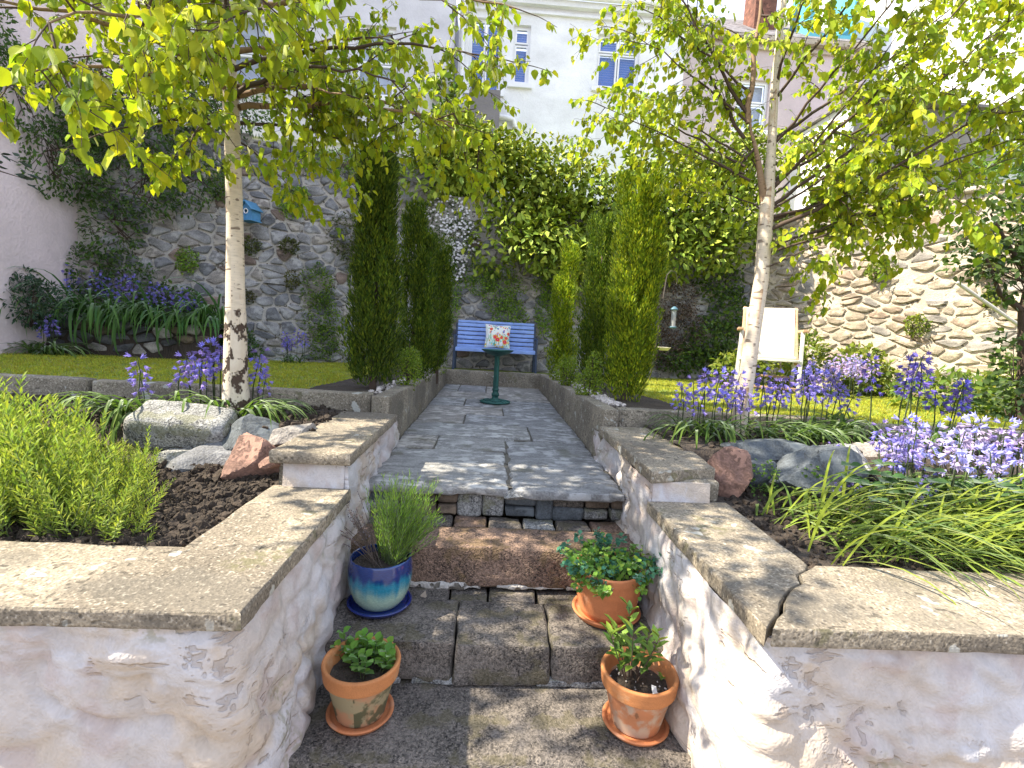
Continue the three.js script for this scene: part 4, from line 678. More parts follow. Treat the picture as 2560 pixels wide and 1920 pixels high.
// a wall facing +z at z with real openings [x0, x1, y0, y1]
function holedWall(x0, x1, y0, y1, z, th, holes) {
  const s = new THREE.Shape([[x0, y0], [x1, y0], [x1, y1], [x0, y1]].map(p => new THREE.Vector2(...p)));
  for (const [a, b, c, d] of holes) s.holes.push(new THREE.Path([[a, c], [a, d], [b, d], [b, c]].map(p => new THREE.Vector2(...p))));
  const g = new THREE.ExtrudeGeometry(s, { depth: th, bevelEnabled: false }); g.translate(0, 0, z - th); return boxUV(g);
}
function slats(x0, x1, y0, y1, z, pitch = 0.06) { const a = []; for (let y = y0 + pitch / 2; y < y1; y += pitch) { const g = new THREE.BoxGeometry(x1 - x0, pitch * 0.85, 0.006); g.rotateX(0.5); g.translate((x0 + x1) / 2, y, z); a.push(g); } return mergeGeometries(a); }
// frame, lights (panes) and what hangs behind them; lights are [x0, x1, y0, y1]
function windowIn(root, x0, x1, y0, y1, z, lights, blind, sill = true) {
  const f = 0.055, w = part('window', mergeGeometries([bx(x0, x1, y1 - f, y1, z - 0.16, z - 0.09), bx(x0, x1, y0, y0 + f, z - 0.16, z - 0.09), bx(x0, x0 + f, y0 + f, y1 - f, z - 0.16, z - 0.09), bx(x1 - f, x1, y0 + f, y1 - f, z - 0.16, z - 0.09)]), M.upvc, root);
  for (const [a, b, c, d] of lights) {
    part('sash', mergeGeometries([bx(a, b, d - 0.04, d, z - 0.15, z - 0.075), bx(a, b, c, c + 0.04, z - 0.15, z - 0.075), bx(a, a + 0.04, c + 0.04, d - 0.04, z - 0.15, z - 0.075), bx(b - 0.04, b, c + 0.04, d - 0.04, z - 0.15, z - 0.075)]), M.upvc, w);
    part('pane', bx(a + 0.04, b - 0.04, c + 0.04, d - 0.04, z - 0.118, z - 0.112), M.glass, w);
    if (blind) part('blind', slats(a + 0.03, b - 0.03, c + 0.03, d - 0.03, z - 0.21), M.shutter, w); else part('curtain', bx(a, b, c, d, z - 0.3, z - 0.29), M.netcurtain, w);
  }
  if (sill) part('sill', bx(x0 - 0.1, x1 + 0.1, y0 - 0.11, y0 - 0.01, z - 0.1, z + 0.09), M.upvc, w);
}
{
  const Hs = thing('house', 'white rendered terraced house with blue slatted shutters behind the bushes', 'house');
  const wins = [[2.40, 3.52, 8.07, 9.40], [0.2, 0.64, 8.0, 9.45], [-0.95, -0.08, 7.75, 9.55]];
  part('wall', holedWall(-1.2, 4.72, 3.6, 10.06, -14, 0.3, wins), M.house, Hs);
  part('side_wall', bx(4.45, 4.72, 3.6, 10.05, -22, -14.31), M.house, Hs);
  windowIn(Hs, 2.40, 3.52, 8.07, 9.40, -14, [[2.45, 2.95, 8.12, 8.95], [2.45, 2.95, 8.98, 9.35], [2.98, 3.47, 8.12, 8.95], [2.98, 3.47, 8.98, 9.35]], true);
  windowIn(Hs, 0.2, 0.64, 8.0, 9.45, -14, [[0.25, 0.59, 8.05, 8.98], [0.25, 0.59, 9.02, 9.4]], true);
  windowIn(Hs, -0.95, -0.08, 7.75, 9.55, -14, [[-0.9, -0.52, 7.8, 9.5], [-0.5, -0.13, 7.8, 9.5]], true);
  part('cornice', mergeGeometries([bx(-1.2, 4.76, 9.72, 9.78, -14, -13.93), bx(-1.2, 4.76, 9.9, 10.05, -14, -13.85)]), M.house, Hs);
  part('gutter', new MB().tube([V(-1.2, 10.1, -13.78), V(4.76, 10.1, -13.78)], [0.07, 0.07], 10).geo(), M.upvc, Hs);
  part('waste_pipe', new MB().tube([V(-0.6, 7.15, -13.92), V(0.1, 7.1, -13.9), V(0.3, 7.06, -13.9), V(0.36, 6.9, -13.95)], [0.07, 0.07, 0.07, 0.07], 10).geo(), M.upvc, Hs);
  part('downpipe', new MB().tube([V(-1.1, 10.1, -13.9), V(-1.08, 3.7, -13.9)], [0.06, 0.06], 10).geo(), M.upvc, Hs);
  const roof = part('roof', (() => { const a = []; for (let r = 0; r < 12; r++) { const g = new THREE.BoxGeometry(6, 0.025, 0.34); g.rotateX(0.62); g.translate(1.75, 10.2 + r * 0.155, -13.98 - r * 0.215); a.push(boxUV(g)); } return mergeGeometries(a); })(), M.tile, Hs);
  part('dormer', bx(4.0, 4.6, 10.3, 11.6, -15.6, -14.5), M.brick, roof);
  part('back_volume', bx(-1.2, 4.45, 3.6, 9.95, -22, -16.2), M.house, Hs);
  part('outrigger_wall', bx(-0.82, -0.06, 3.6, 7.5, -13.98, -13.3), M.greyorshade, Hs);

  const Pk = thing('house', 'pinkish terraced house with a moulded eaves band behind the forked birch', 'house');
  part('wall', holedWall(4.76, 9.8, 3.6, 9.7, -14.25, 0.3, [[6.3, 7.2, 7.4, 8.7]]), M.pinkhouse, Pk);
  windowIn(Pk, 6.3, 7.2, 7.4, 8.7, -14.25, [[6.35, 7.15, 7.45, 8.1], [6.35, 7.15, 8.13, 8.65]], false);
  part('eaves', mergeGeometries([bx(4.76, 9.8, 9.45, 9.52, -14.25, -14.16), bx(4.76, 9.8, 9.62, 9.75, -14.25, -14.06)]), M.mortarwarm, Pk);
  const rp = part('roof', (() => { const a = []; for (let r = 0; r < 12; r++) { const g = new THREE.BoxGeometry(5.2, 0.025, 0.34); g.rotateX(0.62); g.translate(7.3, 9.85 + r * 0.155, -14.2 - r * 0.215); a.push(boxUV(g)); } return mergeGeometries(a); })(), M.tile, Pk);
  part('dormer_window', mergeGeometries([bx(8.2, 8.32, 10, 11.6, -15.4, -14.4), bx(9.4, 9.52, 10, 11.6, -15.4, -14.4), bx(8.32, 9.4, 10, 10.1, -15.4, -14.4)]), M.turquoise, rp);
  part('chimney', bx(6.9, 7.5, 9.9, 12, -15.6, -14.9), M.brick, rp);

  const Lh = thing('house', 'lilac grey rendered house with a plain ledge behind the white stemmed birch', 'house');
  part('wall', holedWall(-12, -1.3, 3.6, 9.8, -13, 0.3, [[-3.55, -2.6, 7.0, 8.6], [-6.6, -5.6, 7.0, 8.6]]), M.lilac, Lh);
  windowIn(Lh, -3.55, -2.6, 7.0, 8.6, -13, [[-3.5, -2.65, 7.05, 7.75], [-3.5, -2.65, 7.78, 8.55]], false);
  windowIn(Lh, -6.6, -5.6, 7.0, 8.6, -13, [[-6.55, -5.65, 7.05, 7.75], [-6.55, -5.65, 7.78, 8.55]], false);
  part('ledge', bx(-12, -1.3, 5.85, 6.0, -13, -12.9), M.lilac, Lh);
  part('eaves', bx(-12, -1.25, 9.8, 9.95, -13.3, -12.8), M.mortarwarm, Lh);
  part('back_volume', bx(-12, -1.3, 3.6, 9.79, -20, -13.31), M.lilac, Lh);
  const rl = part('roof', (() => { const a = []; for (let r = 0; r < 10; r++) { const g = new THREE.BoxGeometry(10.8, 0.03, 0.34); g.rotateX(0.62); g.translate(-6.65, 10.05 + r * 0.155, -12.95 - r * 0.215); a.push(boxUV(g)); } return mergeGeometries(a); })(), M.tile, Lh);

  const Sh = thing('outbuilding', 'outbuilding with one dazzling white wall and one white wall painted grey as shade, above the cream stone wall', 'outbuilding');
  part('lit_wall', bx(8.02, 8.14, 3.6, 7.28, -14.3, -12.0), M.house, Sh); part('shade_grey_wall', bx(8.145, 11.6, 3.6, 7.25, -12.16, -12.002), M.greyorshade, Sh); part('back_wall', bx(8.145, 11.6, 3.6, 7.2, -14.3, -14.1), M.greyorshade, Sh);  // front wall is white too; its shade is painted in as grey
  const sr = new THREE.BoxGeometry(3.9, 0.06, 2.7); sr.rotateX(0.02); sr.translate(9.85, 7.32, -13.1); part('roof', boxUV(sr), M.tile, Sh);
  const Gb = thing('house', 'sunlit white gable house rising over the outbuilding roof', 'house');
  const gb = new THREE.BoxGeometry(8.5, 12, 4); gb.rotateY(-atan2(6.03, 4.72)); boxUV(gb); part('wall', gb, M.house, Gb, [13.0, 9.6, -14.6]);
  const gr = new THREE.BoxGeometry(8.9, 0.1, 4.4); gr.rotateY(-atan2(6.03, 4.72)); part('roof', boxUV(gr), M.tile, Gb, [13.0, 15.7, -14.6]);
  part('cable_brace', new MB().tube([V(10.1, 7.4, -12.3), V(9.6, 7.9, -12.25), V(9.2, 8.15, -12.2)], [0.07, 0.07, 0.07], 6).geo(), M.teak, Gb);

  const Ph = thing('house', 'tall pink rendered house side beside the raised bed', 'house');
  part('wall', bx(-12, -6.05, 0.6, 9.8, -9.6, -3.3), M.pink, Ph); part('eaves', bx(-12.1, -5.98, 9.8, 9.95, -9.7, -3.25), M.mortarwarm, Ph);
}
// ---------- rocks ----------
for (const [name, label, w, h, d, x, y, z, rx, ry, rz, seed, mat, cuts] of [
  ['boulder', 'large speckled grey granite boulder in front of the white birch trunk', 0.56, 0.27, 0.32, -1.755, 0.9, -3.0, 0.32, 0.12, -0.13, 502, M.rockgrey, 7],
  ['rock', 'upright dark green grey rock touching the big granite boulder', 0.27, 0.27, 0.24, -1.37, 0.86, -2.98, 0.1, 0.5, 0.1, 503, M.rockdark, 12],
  ['rock', 'rough pinkish brown rock at the end of the coping slab, by the birch roots', 0.28, 0.29, 0.24, -1.225, 0.77, -2.74, 0, 0.9, 0.05, 504, M.rockpink, 12],
  ['rock', 'purplish dark rock wedged under the big granite boulder', 0.38, 0.24, 0.26, -1.5, 0.72, -2.87, 0, 0.3, 0.35, 505, M.stoneB, 14],
  ['rock', 'brown moss covered rock under the end of the big boulder', 0.36, 0.22, 0.26, -1.93, 0.75, -2.93, 0, 0.2, -0.1, 506, M.moss, 18],
  ['rock', 'pale blotched rock below the mossy rock', 0.22, 0.17, 0.2, -1.73, 0.71, -2.83, 0, 0.7, 0, 507, M.rockgrey, 16],
  ['rock', 'small slate coloured rock below the purplish rock', 0.2, 0.16, 0.2, -1.6, 0.69, -2.78, 0, 1.7, 0, 508, M.rockslate, 16],
  ['rock', 'small grey rock lodged between birch soil and the coping slab', 0.2, 0.12, 0.18, -1.13, 0.885, -2.98, 0, 0.4, 0.2, 509, M.stoneC, 14],
  ['rock', 'rounded pink granite rock at the corner of the coping slab, by the slate', 0.25, 0.25, 0.24, 1.375, 0.845, -2.72, 0, 0.2, 0, 511, M.rockpink, 16],
  ['rock', 'big speckled dark rock with a peaked top beside the strap leaves', 0.46, 0.3, 0.32, 1.87, 0.82, -2.8, 0, 0.1, 0, 512, M.rockdark, 11],
  ['rock', 'flat black slate rock lying under the bluebell leaves', 0.46, 0.12, 0.3, 1.77, 0.925, -3.02, 0.12, 0.15, -0.06, 513, M.rockslate, 9],
  ['rock', 'small dark rock between the pink rock and the peaked rock', 0.18, 0.18, 0.18, 1.6, 0.79, -2.84, 0, 0.5, 0, 514, M.rockslate, 14],
  ['rock', 'grey slab of rock behind the peaked rock', 0.34, 0.14, 0.24, 2.2, 0.87, -3.0, 0.1, 0.5, 0.05, 515, M.stoneA, 10],
  ['rock', 'flat tan rock half under the pale bluebells', 0.4, 0.12, 0.26, 2.55, 0.89, -3.1, 0.1, 0.2, 0, 516, M.stoneC, 10],
]) { const m = solo(name, name === 'boulder' ? roughBox(0.5, 0.2, 0.26, { r: 0.045, amp: 0.008, f: 7, warp: 0.035, seg: 0.02, seed: 502, crease: 0.5 }) : rockGeo(w, h, d, seed, { cuts, amp: 0.035 }), mat, label, 'rock', 'rocks edging the beds', [x, y, z]); m.rotation.set(rx, ry, rz); }

// ---------- pots ----------
const lathe = (pts, n = 48) => new THREE.LatheGeometry(pts.map(p => new THREE.Vector2(...p)), n);
const latheUV = (g, cyl) => { const P = g.attributes.position, U = g.attributes.uv; let r = 0, y0 = 1e9, y1 = -1e9; for (let k = 0; k < P.count; k++) { r = max(r, hypot(P.getX(k), P.getZ(k))); y0 = min(y0, P.getY(k)); y1 = max(y1, P.getY(k)); } for (let k = 0; k < P.count; k++) cyl ? U.setXY(k, U.getX(k), (P.getY(k) - y0) / (y1 - y0)) : U.setXY(k, U.getX(k) * 2 * PI * r, P.getY(k) + hypot(P.getX(k), P.getZ(k)) * 0.5); return g; };
function saucer(label, x, y, z, r, h, mat) { solo('saucer', latheUV(lathe([[0, 0], [r * 0.84, 0], [r * 0.9, 0.004], [r, h - 0.006], [r, h - 0.002], [r - 0.004, h], [r - 0.012, h], [r - 0.016, h - 0.004], [r * 0.82, 0.012], [0, 0.012]])), mat, label, 'saucer', undefined, [x, y, z]); }
function flowerpot(label, x, y, z, body, rim, soilY, soilR, mBody, mRim, turn = 0) {
  const t = thing('potted_plant', label, 'potted plant', [x, y, z], turn), b = part('pot', latheUV(lathe(body), mBody === M.glaze), mBody, t); if (rim) part('rim', latheUV(lathe(rim)), mRim, b);
  part('soil', flatDisc(soilR, soilY, floor(x * 99 + 300)), M.soil, t); return t;
}
function flatDisc(r, y, seed) { const m = new MB(), n = 30, k = 8; m.v(V(0, y + 0.008, 0), V(0, 1, 0), 0, 0); for (let j = 1; j <= k; j++) for (let i = 0; i < n; i++) { const a = i / n * 2 * PI, q = r * j / k, x = q * cos(a), z = q * sin(a); m.v(V(x, y + 0.016 * fbm(x * 50 + seed, 0, z * 50, 3), z), V(0, 1, 0), x, z); } for (let i = 0; i < n; i++) { m.i.push(0, 1 + (i + 1) % n, 1 + i); for (let j = 0; j < k - 1; j++) { const a = 1 + j * n + i, b = 1 + j * n + (i + 1) % n; m.i.push(a, b, a + n, b, b + n, a + n); } } return m.geo(true); }
const stdPot = (s) => ({ body: [[0, 0.0], [0.09 * s, 0], [0.094 * s, 0.004], [0.13 * s, 0.158 * s], [0.13 * s, 0.162 * s], [0.118 * s, 0.164 * s], [0.083 * s, 0.016], [0, 0.016]], rim: [[0.129 * s, 0.156 * s], [0.139 * s, 0.156 * s], [0.143 * s, 0.160 * s], [0.15 * s, 0.212 * s], [0.148 * s, 0.218 * s], [0.142 * s, 0.22 * s], [0.134 * s, 0.217 * s], [0.13 * s, 0.208 * s], [0.117 * s, 0.158 * s]] });
const P_L = [-0.445, 0.0, -1.925], P_R = [0.668, 0.0, -1.9];
saucer('terracotta saucer under the moss stained pot', ...P_L, 0.132, 0.026, M.terra); saucer('terracotta saucer under the sunlit bay pot', ...P_R, 0.134, 0.026, M.terra);
saucer('glossy navy blue saucer under the blue glazed pot', -0.475, 0.204, -2.39, 0.155, 0.028, M.blueglaze); saucer('terracotta saucer under the plain pot of parsley', 0.64, 0.2, -2.375, 0.168, 0.032, M.terra);
{ // mint-like seedlings in the stained pot
  const q = stdPot(1.02), t = flowerpot('terracotta pot stained with dark moss holding bright green seedlings', P_L[0], 0.014, P_L[2], q.body, q.rim, 0.165, 0.12, M.terramoss, M.terrarim);
  const R = rng(601), cols = [[0.16, 0.348, 0.043], [0.217, 0.42, 0.051], [0.131, 0.275, 0.043]];
  for (let k = 0; k < 17; k++) { const a = R() * 2 * PI, r = 0.02 + 0.08 * sqrt(R()), x = cos(a) * r, z = -0.035 + sin(a) * r * 0.75, h = 0.05 + R() * 0.06, m = new MB(), lean = V((R() - 0.5) * 0.04 + x * 0.25, h, (R() - 0.5) * 0.04); m.tube([V(x, 0.16, z), V(x, 0.16, z).addScaledVector(lean, 0.5), V(x, 0.16, z).add(lean)], [0.0018, 0.0016, 0.001], 4, [0.14, 0.2, 0.05]);
    for (let j = 0; j < 4; j++) for (let s = 0; s < 2; s++) { const b = j * 1.57 + s * PI + R(), o = V(cos(b), 0.35 + j * 0.12, sin(b)).normalize(); m.leaf(V(x, 0.16, z).addScaledVector(lean, 0.3 + j * 0.23), o, V(-o.x * 0.3, 1, -o.z * 0.3).normalize(), 0.042 + 0.014 * R() - j * 0.003, 0.03 + 0.006 * R(), vary(cols[floor(R() * 3)], R, 0.18), 1, 0.15); }
    part('seedling', m.geo(), M.leaf, t); }
}
{ // young bay
  const q = stdPot(1.03), t = flowerpot('weathered terracotta pot in the sun holding a young bay shrub', P_R[0], 0.014, P_R[2], q.body, q.rim, 0.16, 0.12, M.terraold, M.terrarim, 1);
  const R = rng(611), cols = [[0.105, 0.182, 0.028], [0.168, 0.266, 0.035], [0.07, 0.14, 0.025], [0.238, 0.336, 0.042]];
  for (let k = 0; k < 6; k++) { const a = k * 1.1 + R(), m = new MB(), x = cos(a) * 0.02, z = -0.03 + sin(a) * 0.02, top = V(cos(a) * (0.04 + 0.05 * R()), 0.19 + 0.11 * R(), sin(a) * (0.04 + 0.05 * R())); const b = V(x, 0.155, z); m.tube([b, b.clone().addScaledVector(top, 0.55), b.clone().add(top)], [0.0032, 0.0025, 0.0012], 5, [0.12, 0.08, 0.05]); part('stem', m.geo(), M.twig, t);
    for (let j = 0; j < 13; j++) { const c = j * 2.4 + R(), u = 0.32 + 0.68 * j / 12, o = V(cos(c), 0.15 + 0.9 * u * u, sin(c)).normalize(); part('leaf', new MB().leaf(b.clone().addScaledVector(top, u), o, V(-o.x * 0.4, 1, -o.z * 0.4).normalize(), 0.078 - 0.02 * u * R(), 0.028, vary(cols[j > 10 ? 3 : floor(R() * 3)], R, 0.15), 1, 0.22).geo(), M.gloss, t); } }
  const pl = new THREE.BoxGeometry(0.055, 0.002, 0.02); part('plant_label', pl, std({ color: lin(0.75, 0.78, 0.82), roughness: 0.3 }), t, [-0.02, 0.172, 0.07]).rotation.set(0.3, 0.4, 0);
  const wd = new MB(); for (let s = 0; s < 5; s++) { const b = s * 1.3, o = V(cos(b), 0.8, sin(b)).normalize(); wd.leaf(V(0.065, 0.168 + s * 0.004, 0.075), o, V(0, 1, 0), 0.022, 0.016, [0.2, 0.32, 0.04], 1); } part('weed_sprout', wd.geo(), M.leaf, t);
  for (let k = 0; k < 26; k++) { const a = R() * 6.3, r = 0.115 * sqrt(R()); part('grit', new THREE.IcosahedronGeometry(0.0022 + 0.002 * R(), 0), M.pebble, t, [cos(a) * r, 0.168, sin(a) * r]); }
}
{ // parsley pot
  const B = [[0, 0], [0.118, 0], [0.125, 0.006], [0.137, 0.03], [0.139, 0.034], [0.1385, 0.037], [0.143, 0.05], [0.158, 0.13], [0.164, 0.18], [0.1655, 0.196], [0.168, 0.2], [0.168, 0.228], [0.164, 0.236], [0.156, 0.236], [0.15, 0.22], [0.115, 0.02], [0, 0.02]];
  const t = flowerpot('plain curved terracotta pot overflowing with parsley and blue green columbine leaves', 0.64, 0.212, -2.375, B, null, 0.19, 0.148, M.terra, null, 0.4);
  const R = rng(621), blob = [[-0.02, 0.25, 0.02, 0.14, 0.07, 0.12], [0.06, 0.24, 0.06, 0.11, 0.06, 0.1]], sets = [[[0.135, 0.3, 0.038], [0.195, 0.375, 0.045], [0.3, 0.465, 0.06]], [[0.053, 0.195, 0.112], [0.075, 0.255, 0.15]]];
  for (let k = 0; k < 125; k++) { const a = R() * 6.283, ln = (0.04 + 0.11 * R()), m = new MB(), o = V(cos(a), (k % 2 ? 0.2 : 1.3) + R() * 1.2, sin(a)).normalize(), cen = k % 2 === 0, b = cen ? V((R() - 0.5) * 0.2, 0.185, (R() - 0.5) * 0.2) : V(cos(a) * 0.1, 0.185, sin(a) * 0.1), e = b.clone().addScaledVector(o, ln).add(V(cos(a) * 0.03, 0.01 - 0.03 * R(), sin(a) * 0.03)), col = sets[k % 3 === 0 && o.y > 0.5 ? 1 : 0]; m.tube([b, b.clone().lerp(e, 0.6).add(V(0, 0.02, 0)), e], [0.0016, 0.0014, 0.001], 4, [0.12, 0.2, 0.04]);
    for (let j = 0; j < 11; j++) { const d = rdir(R).add(V(o.x * 0.6, 0.1, o.z * 0.6)).normalize(); m.leaf(e.clone().add(rdir(R).multiplyScalar(0.02)), d, V((R() - 0.5), 1, (R() - 0.5)).normalize(), 0.02 + 0.012 * R(), 0.019 + 0.009 * R(), vary(col[floor(R() * col.length)], R, 0.2), 2, 0.2); } part('sprig', m.geo(), M.leaf, t); }
  for (let k = 0; k < 7; k++) { const m = new MB(), b = V(-0.03 + 0.02 * R(), 0.19, -0.05), e = V(-0.05 + (R() - 0.3) * 0.1, 0.34 + 0.07 * R(), -0.06 + (R() - 0.5) * 0.08); m.tube([b, b.clone().lerp(e, 0.5).add(V(0.01, 0, 0)), e], [0.002, 0.0016, 0.001], 4, [0.06, 0.13, 0.06]); for (let j = 0; j < 9; j++) m.leaf(b.clone().lerp(e, 0.6 + 0.4 * R()), rdir(R).add(V(0, 0.4, 0)).normalize(), V(R() - 0.5, 1, R() - 0.5).normalize(), 0.026, 0.025, vary(sets[1][j % 2], R, 0.2), 2, 0.2); part('sprig', m.geo(), M.leaf, t); }
  for (let k = 0; k < 3; k++) { const m = new MB(), b = V(0.1, 0.2, 0), e = V(0.2 + 0.04 * k, 0.27 - 0.03 * k, 0.02 - 0.04 * k); m.tube([b, b.clone().lerp(e, 0.5).add(V(0, 0.02, 0)), e], [0.0014, 0.0012, 0.0008], 4, [0.1, 0.14, 0.04]); for (let j = 0; j < 6; j++) m.leaf(b.clone().lerp(e, 0.5 + 0.5 * j / 5), V(0.5, 0.3 * (j % 2 ? 1 : -1), (j % 2 ? 1 : -1) * 0.6).normalize(), V(0, 1, 0.3).normalize(), 0.03, 0.015, vary([0.13, 0.17, 0.03], R), 1); part('sprig', m.geo(), M.leaf, t); }
}
{ // blue glazed pot of lavender
  const B = [[0, 0], [0.09, 0], [0.1, 0.004], [0.128, 0.04], [0.146, 0.09], [0.153, 0.14], [0.152, 0.19], [0.146, 0.226], [0.144, 0.234], [0.139, 0.236], [0.134, 0.23], [0.135, 0.2], [0.12, 0.03], [0, 0.02]];
  const t = flowerpot('glossy blue and celadon glazed pot with fresh green and dried lavender', -0.475, 0.217, -2.39, B, null, 0.2, 0.13, M.glaze, null, 0.3);
  const R = rng(631), lav = [[0.216, 0.378, 0.034], [0.27, 0.446, 0.041], [0.162, 0.297, 0.041]], grey = [[0.2, 0.15, 0.15], [0.26, 0.22, 0.24]];
  const shoot = (b, o, ln, cols, wood, ll = 0.03) => { const m = new MB(), pts = [0, 0.35, 0.7, 1].map(u => b.clone().addScaledVector(o, ln * u).add(V(o.x * 0.02 * u, 0.03 * u * u, o.z * 0.02 * u))); m.tube(pts, [0.0018, 0.0015, 0.0012, 0.0007], 4, wood); const n = floor(ln / 0.009); for (let j = 0; j < n; j++) { const u = 0.12 + 0.88 * j / n, c = j * 2.4 + R(), d = o.clone().multiplyScalar(1.5).add(V(cos(c), 0.35, sin(c)).multiplyScalar(0.8)).normalize(); m.leaf(b.clone().addScaledVector(o, ln * u).add(V(o.x * 0.02 * u, 0.03 * u * u, o.z * 0.02 * u)), d, rdir(R), ll * (0.7 + 0.5 * R()), 0.0035, vary(cols[floor(R() * cols.length)], R, 0.2), 1, 0.2); } return m.geo(); };
  for (let k = 0; k < 170; k++) { const a = (R() - 0.42) * 2.6, r = 0.07 * R(), b = V(0.015 + cos(a * 2) * r * 0.7 + 0.02, 0.2, sin(a * 3) * r * 0.9), side = k > 115, o = V(side ? 0.35 + 0.7 * R() : (R() - 0.35) * 0.75, 0.6 + (side ? 0.2 : 0.7) * R(), (R() - 0.5) * 0.7).normalize(); part('shoot', shoot(b, o, side ? 0.17 + 0.13 * R() : 0.2 + 0.2 * R(), lav, [0.12, 0.18, 0.04]), M.leaf, t); }
  for (let k = 0; k < 26; k++) { const b = V(-0.05 + 0.05 * R(), 0.2, (R() - 0.5) * 0.12), o = V(-0.3 - 0.7 * R() * (k % 2), 0.6 + R() * 0.6, (R() - 0.5) * 0.8).normalize(), m = new MB(), ln = 0.16 + 0.18 * R(), e = b.clone().addScaledVector(o, ln); m.tube([b, b.clone().lerp(e, 0.5).add(V(0.006, 0.006, 0)), e], [0.0018, 0.0014, 0.0008], 4, [0.16, 0.115, 0.09]); for (let j = 0; j < 8; j++) m.leaf(b.clone().lerp(e, 0.75 + 0.3 * j / 8), rdir(R).add(o).normalize(), rdir(R), 0.011, 0.006, vary(grey[j % 2], R, 0.2), 1); part('dry_stalk', m.geo(), M.leaf, t); }
}
solo('fallen_leaf', new MB().leaf(V(0, 0, 0), V(0.3, 0.9, 0.2).normalize(), V(0.2, 0.2, 1).normalize(), 0.04, 0.032, [0.62, 0.52, 0.42], 0, 0.2).geo(), M.petal, 'dry pale leaf lying on the step behind the blue glazed pot', 'leaf', undefined, [-0.275, 0.2, -2.475]);

